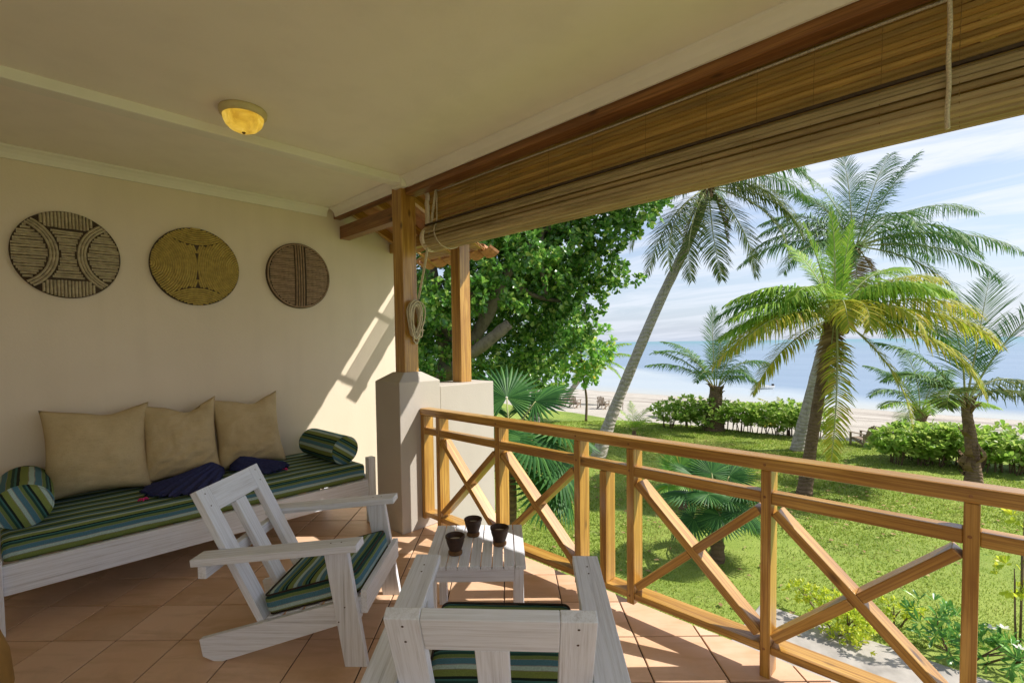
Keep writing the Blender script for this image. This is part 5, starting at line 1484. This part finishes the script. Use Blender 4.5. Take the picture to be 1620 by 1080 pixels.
# thin young tree with bright leaves
yb = Vector((24.35, 17.02, GZ))
YC = []
for x, y, r in [(918, 560, 34), (945, 540, 24), (890, 575, 26), (930, 590, 24), (905, 530, 26), (950, 565, 18), (880, 600, 18)]:
    c = G3(x, y, 29.3); rm = r*29.3/764.6; YC.append((c, (rm, rm, rm)))
tree('slender young tree with bright leaves on a thin bare stem by the beach', yb, [([yb, G3(927, 630, 29.4), G3(921, 590, 29.3), G3(918, 545, 29.3)], [0.085, 0.07, 0.06, 0.03])], YC, 0.36, M_LEAF_BRIGHT, M_STEM, 52, 33)
# pale trunk leaning left of it
pb = g(1.55, 21.0, GZ)
PC = []
for x, y, r in [(845, 540, 30), (880, 520, 30), (820, 560, 25), (860, 500, 30)]:
    c = G3(x, y, 21.5); rm = r*21.5/764.6; PC.append((c, (rm, rm, rm)))
tree('pale leaning trunk rising into the leafy tree above the fan palm', pb, [([pb, G3(845, 625, 21.0), G3(858, 570, 21.2), G3(868, 520, 21.5)], [0.20, 0.16, 0.14, 0.08])], PC, 0.28, M_LEAF_TREE, M_TRUNK, 70, 35)

def hedge(label, boxes, leaf, mat, n, seed, name='hedge', stems=40):
    rnd = random.Random(seed)
    base = Vector(boxes[0][0]); root = empty(name, (base.x, base.y, GZ-0.1))
    o0 = Vector((base.x, base.y, GZ-0.1)); cs = []; b = MB()
    tot = sum(q[1][0]*q[1][2] for q in boxes)
    for c, r in boxes:
        k = int(n*r[0]*r[2]/tot)
        cs += blob(Vector(c)-o0, r, k, rnd, 0.22)
        for _ in range(max(3, int(stems/len(boxes)))):
            th = rnd.uniform(0, 6.28); q = rnd.uniform(0.1, 0.75)
            p0 = Vector((c[0]-o0.x+math.cos(th)*r[0]*q*0.7, c[1]-o0.y+math.sin(th)*r[1]*q*0.7, -0.02))
            p1 = Vector((c[0]-o0.x+math.cos(th)*r[0]*q, c[1]-o0.y+math.sin(th)*r[1]*q, c[2]-o0.z+r[2]*0.3))
            b.tube([p0, p0.lerp(p1, 0.5)+Vector((rnd.uniform(-.1, .1), rnd.uniform(-.1, .1), 0)), p1], [0.028, 0.02, 0.01], 5)
    sto = b.build('stem', M_STEM, root, smooth=True); sto['kind'] = 'stuff'
    o = rosettes(cs, leaf, 7, up=1.1, seed=seed, ratio=0.5).build('foliage', mat, root); o['kind'] = 'stuff'
    return tag(root, label, 'hedge')
bx = []
for i in range(9):
    t_ = i/8; x = 1062 + t_*222; b_ = 26.6 - t_*3.2 + (0.5 if i % 2 else 0)
    c = g((x-794)/764.6*b_, b_, GZ+0.88 + 0.10*math.sin(i*2.1)); bx.append(((c.x, c.y, c.z), (0.80, 0.95, 0.58 + 0.08*math.sin(i*1.3))))
hedge('dense light green hedge left of the yellowing palm trunk', bx, 0.27, M_LEAF_HEDGE, 1150, 41, stems=70)
bx = []
for i in range(7):
    t_ = i/6; x = 1422 + t_*98; b_ = 18.3 - t_*0.5 + (0.7 if i % 2 else 0)
    c = g((x-794)/764.6*b_, b_, GZ+0.78+0.1*math.sin(i*1.7)); bx.append(((c.x, c.y, c.z), (0.58, 0.75, 0.50)))
hedge('bushy light green hedge between the beach chair and the shaggy palm', bx, 0.29, M_LEAF_HEDGE, 720, 43, stems=60)
bx = []
for i in range(6):
    t_ = i/5; x = 1545 + t_*130; b_ = 17.2 - t_*0.8 + (0.8 if i % 2 else 0)
    c = g((x-794)/764.6*b_, b_, GZ+0.80+0.14*math.sin(i*2.7)); bx.append(((c.x, c.y, c.z), (0.58, 0.7, 0.52)))
hedge('loose twiggy hedge right of the shaggy palm at the edge', bx, 0.27, M_LEAF_HEDGE, 420, 45, stems=60)
def shrub(label, c, blobs, leaf, mat, n, seed, name='shrub', ratio=0.45, up=0.5, group=None):
    rnd = random.Random(seed); root = empty(name, c); c = Vector(c); b = MB(); cs = []
    for off, r in blobs:
        off = Vector(off)
        cs += blob(off, r, int(n*r[0]*r[2]), rnd, 0.4)
        for k in range(3):
            e = off + Vector((rnd.uniform(-.5, .5)*r[0], rnd.uniform(-.5, .5)*r[1], rnd.uniform(-.2, .6)*r[2]))
            b.tube([Vector((off.x*0.3, off.y*0.3, -0.03)), Vector((off.x*0.6, off.y*0.6, off.z*0.5)), e], [0.018, 0.013, 0.006], 5)
    sto = b.build('stem', M_STEM, root, smooth=True); sto['kind'] = 'stuff'
    o = rosettes(cs, leaf, 7, up=up, seed=seed, ratio=ratio).build('foliage', mat, root); o['kind'] = 'stuff'
    return tag(root, label, 'shrub', group)
sp = g(5.0, 8.15, GZ)
shrub('yellow-green leafy shrub below the railing beside the concrete path', (9.40, 1.60, GZ), [((0.25, 0.62, 0.36), (0.15, 0.17, 0.13)), ((0.05, 0.30, 0.40), (0.20, 0.20, 0.17)), ((-0.05, 0.0, 0.40), (0.24, 0.22, 0.22)), ((-0.22, -0.25, 0.33), (0.22, 0.22, 0.20)), ((0.05, -0.38, 0.34), (0.22, 0.22, 0.18)), ((-0.30, 0.15, 0.24), (0.18, 0.18, 0.15)), ((-0.50, -0.42, 0.20), (0.14, 0.14, 0.12)), ((-0.42, -0.1, 0.12), (0.12, 0.14, 0.10))], 0.085, M_LEAF_YEL, 1000, 51)
shrub('yellow-green shrub tuft right behind the first one', (10.15, 0.95, GZ), [((0, 0, 0.30), (0.17, 0.20, 0.16)), ((0.1, -0.22, 0.26), (0.15, 0.15, 0.13))], 0.085, M_LEAF_YEL, 900, 52)
root = shrub('green shrub with long narrow leaves and white flowers beside the last railing post', (9.85, 0.15, GZ), [((0, 0.35, 0.46), (0.28, 0.28, 0.22)), ((0.0, -0.05, 0.44), (0.30, 0.28, 0.22)), ((-0.2, -0.4, 0.34), (0.28, 0.28, 0.20)), ((0.0, -0.75, 0.34), (0.28, 0.28, 0.20)), ((-0.35, 0.2, 0.25), (0.2, 0.2, 0.16))], 0.20, M_LEAF_LONG, 260, 53, ratio=0.24)
rnd = random.Random(4)
for (ox, oy, oz) in [(-0.12, -0.32, 0.62), (-0.28, -0.60, 0.52), (0.05, -0.85, 0.54), (0.05, -0.45, 0.60)]:
    b = MB()
    for k in range(5):
        a = 2*PI*k/5 + ox*9; d = Vector((math.cos(a), math.sin(a), 0.35)); s_ = Vector((-math.sin(a), math.cos(a), 0))
        p = Vector((ox, oy, oz))
        b.add([p, p+d*0.035-s_*0.022, p+d*0.07-s_*0.010, p+d*0.075+s_*0.012, p+d*0.035+s_*0.020], [(0, 1, 2, 3, 4)])
    b.build('flower', M_PETAL, root)
shrub('small bright shrub growing just outside the right edge, leaves showing under the top rail', tuple(g(7.52, 6.9, GZ)), [((0, 0, 2.22), (0.14, 0.14, 0.16)), ((0.05, 0, 1.75), (0.12, 0.12, 0.25)), ((-0.05, 0.1, 1.3), (0.15, 0.15, 0.3))], 0.13, M_LEAF_YEL, 260, 54)

# ================================================================== beach: chairs, table, boat, buoy
def beach_chair(loc, heading, label, sc=1.0):
    r = empty('beach_chair', loc, heading)
    b = MB(); b.box(-0.30, 0.30, -0.27, 0.27, 0.33, 0.36); b.build('seat', M_TEAK, r, Matrix.Rotation(R(-10), 4, 'Y') @ Matrix.Translation((0, 0, 0.0)))
    for k in range(5):
        y = -0.22+k*0.11
        plank('back_slat', (-0.26, y, 0.32), (-0.52, y*1.12, 1.0-abs(k-2)*0.03), 0.085, 0.022, (1, 0, 0), M_TEAK, r, bevel=0)
    for s in (-1, 1):
        plank('arm', (-0.42, s*0.34, 0.60), (0.36, s*0.34, 0.62), 0.12, 0.025, (0, 0, 1), M_TEAK, r, bevel=0)
        plank('leg', (0.30, s*0.30, 0.0), (0.30, s*0.30, 0.60), 0.09, 0.03, (0, 1, 0), M_TEAK, r, bevel=0)
        plank('leg', (-0.62, s*0.28, 0.02), (0.28, s*0.28, 0.36), 0.10, 0.03, (0, 1, 0), M_TEAK, r, bevel=0)
        plank('leg', (-0.34, s*0.335, 0.0), (-0.34, s*0.335, 0.60), 0.07, 0.03, (0, 1, 0), M_TEAK, r, bevel=0)
    return tag(r, label, 'beach chair', 'wooden chairs on the beach')
def bz(x, y): return beach_z(x, y)+0.01
for (x, y, lab) in [(29.3, 24.6, 'weathered beach chair beside the leaning palm trunk, leftmost of the row'), (29.9, 23.3, 'weathered beach chair just right of the leaning palm trunk'), (30.2, 22.1, 'weathered beach chair, between palm trunk and thin young tree'), (31.2, 20.2, 'weathered beach chair between the thin young tree and the folding table')]:
    beach_chair((x, y, bz(x, y)), R(15)+rng.uniform(-0.25, 0.25), lab)
beach_chair((26.6, 3.72, bz(26.6, 3.72)+0.08), R(60), 'lone wooden beach chair left of the bushy hedge')
def beach_table(loc, label):
    r = empty('folding_table', loc, R(30))
    b = MB(); b.box(-0.3, 0.3, -0.3, 0.3, 0.50, 0.53); b.build('top', M_TEAK, r)
    for sy in (-0.25, 0.25):
        plank('leg', (-0.26, sy, 0), (0.26, sy, 0.5), 0.05, 0.025, (0, 1, 0), M_TEAK, r, bevel=0)
        plank('leg', (0.26, sy*0.9, 0), (-0.26, sy*0.9, 0.5), 0.05, 0.025, (0, 1, 0), M_TEAK, r, bevel=0)
    return tag(r, label, 'table')
beach_table((31.3, 18.9, bz(31.3, 18.9)), 'small cross-legged wooden table on the sand by the leaning palm')
def lounger(loc, heading, label, mat):
    r = empty('sun_lounger', loc, heading)
    b = MB(); b.box(-0.9, 0.5, -0.3, 0.3, 0.28, 0.36); b.build('seat', mat, r)
    plank('backrest', (0.5, 0, 0.32), (1.05, 0, 0.70), 0.6, 0.06, (0, 0, 1), mat, r, bevel=0)
    for x in (-0.8, 0.4):
        for s in (-0.26, 0.26): plank('leg', (x, s, 0), (x, s, 0.28), 0.05, 0.05, (0, 1, 0), M_TEAK, r, bevel=0)
    return tag(r, label, 'sun lounger')
lounger((29.6, 14.9, bz(29.6, 14.9)), R(40), 'pale canvas lounger on the sand beside the left hedge', M_BOAT)
lounger((25.9, -1.9, GZ-0.0), R(70), 'pale blue lounger behind the twiggy hedge at the right edge', M_BLUE)

def boat(loc, heading, label):
    r = empty('dinghy', loc, heading); r.scale = (0.78, 0.78, 0.78)
    secs = [(-1.6, 0.60, 0.42, 0.0), (-1.0, 0.68, 0.42, -0.03), (0, 0.72, 0.46, -0.05), (0.9, 0.58, 0.55, 0.0), (1.5, 0.30, 0.66, 0.10), (1.85, 0.03, 0.74, 0.30)]
    def shell(inset, dz):
        V = []; n = 9
        for x, hw, zt_, zb in secs:
            for k in range(n):
                a = -1+2*k/(n-1); yy = math.copysign(abs(a)**0.6, a)*(hw-inset); z = zb+dz + (zt_-zb-dz)*abs(a)**2.4
                V.append((x*(1-inset*0.1), yy, z))
        F = [(j*n+i, j*n+i+1, (j+1)*n+i+1, (j+1)*n+i) for j in range(len(secs)-1) for i in range(n-1)]
        return V, F, n
    V, F, n = shell(0, 0); F.append(tuple(range(n)))
    link('hull', mesh('hull', V, F), M_BOAT, r, smooth=False)
    V, F, n = shell(0.06, 0.09); F = [q[::-1] for q in F]; F.append(tuple(range(n))[::-1])
    link('inside', mesh('inside', V, F), M_BOATIN, r)
    b = MB()
    for x in (-0.9, 0.2): b.box(x-0.14, x+0.14, -0.6, 0.6, 0.30, 0.335)
    b.build('bench', M_BOAT, r)
    b = MB()
    for s in (-1, 1):
        b.tube([(x, s*hw, zt_+0.01) for x, hw, zt_, zb in secs], 0.035, 6)
    b.build('gunwale', M_BOAT, r)
    b = MB(); b.box(-1.92, -1.62, -0.14, 0.14, 0.30, 0.72); b.box(-1.80, -1.70, -0.06, 0.06, -0.2, 0.3); b.build('motor', M_IRON, r, bevel=0.03)
    return tag(r, label, 'boat')
boat((64.6, 18.9, -4.50), R(150), 'small white dinghy floating near the shore')
bu = empty('buoy', (61.3, 10.05, -4.5))
b = MB(); b.lathe([(0.001, -0.22), (0.14, -0.17), (0.215, -0.02), (0.20, 0.09), (0.12, 0.19), (0.04, 0.22), (0.04, 0.28), (0.001, 0.28)], 18); b.build('float', M_BUOY, bu, smooth=True)
b = MB(); b.tube([(0.06*math.cos(a), 0, 0.31+0.06*math.sin(a)) for a in np.linspace(0, 2*PI, 13)], 0.015, 6); b.build('ring', M_IRON, bu)
tag(bu, 'small yellow mooring buoy on the water right of the boat', 'buoy')

# dry leaves and bits lying on the lawn under the trees
rnd = random.Random(77); lf = Leafer()
for k in range(900):
    if k < 380: c = Vector((12.0+rnd.gauss(0, 3.0), 8.0+rnd.gauss(0, 2.6), 0))
    elif k < 620: c = Vector((17.2+rnd.gauss(0, 1.8), 3.8+rnd.gauss(0, 2.0), 0))
    else: c = Vector((rnd.uniform(9.8, 25), rnd.uniform(-1, 14), 0))
    a = rnd.uniform(0, 6.28); L = rnd.uniform(0.06, 0.17); d = Vector((math.cos(a), math.sin(a), 0)); s_ = Vector((-d.y, d.x, 0))*L*rnd.uniform(0.18, 0.32)
    z = GZ + 0.045; p_ = Vector((c.x, c.y, z))
    lf.strip([p_, p_+d*L*0.5+s_+Vector((0, 0, rnd.uniform(0, .03))), p_+d*L], [p_, p_+d*L*0.5-s_+Vector((0, 0, rnd.uniform(0, .03))), p_+d*L+Vector((0, 0, 0.001))])
M_LITTER = mat_leaf('dry_leaf', [(0.0, (0.22, 0.13, 0.06)), (0.5, (0.36, 0.25, 0.12)), (1.0, (0.50, 0.40, 0.18))], 0.8, 0.1, 0.15)
o = lf.build('leaf_litter', M_LITTER, None); tag(o, 'dry fallen leaves scattered over the lawn under the trees', 'leaf litter', kind='stuff')
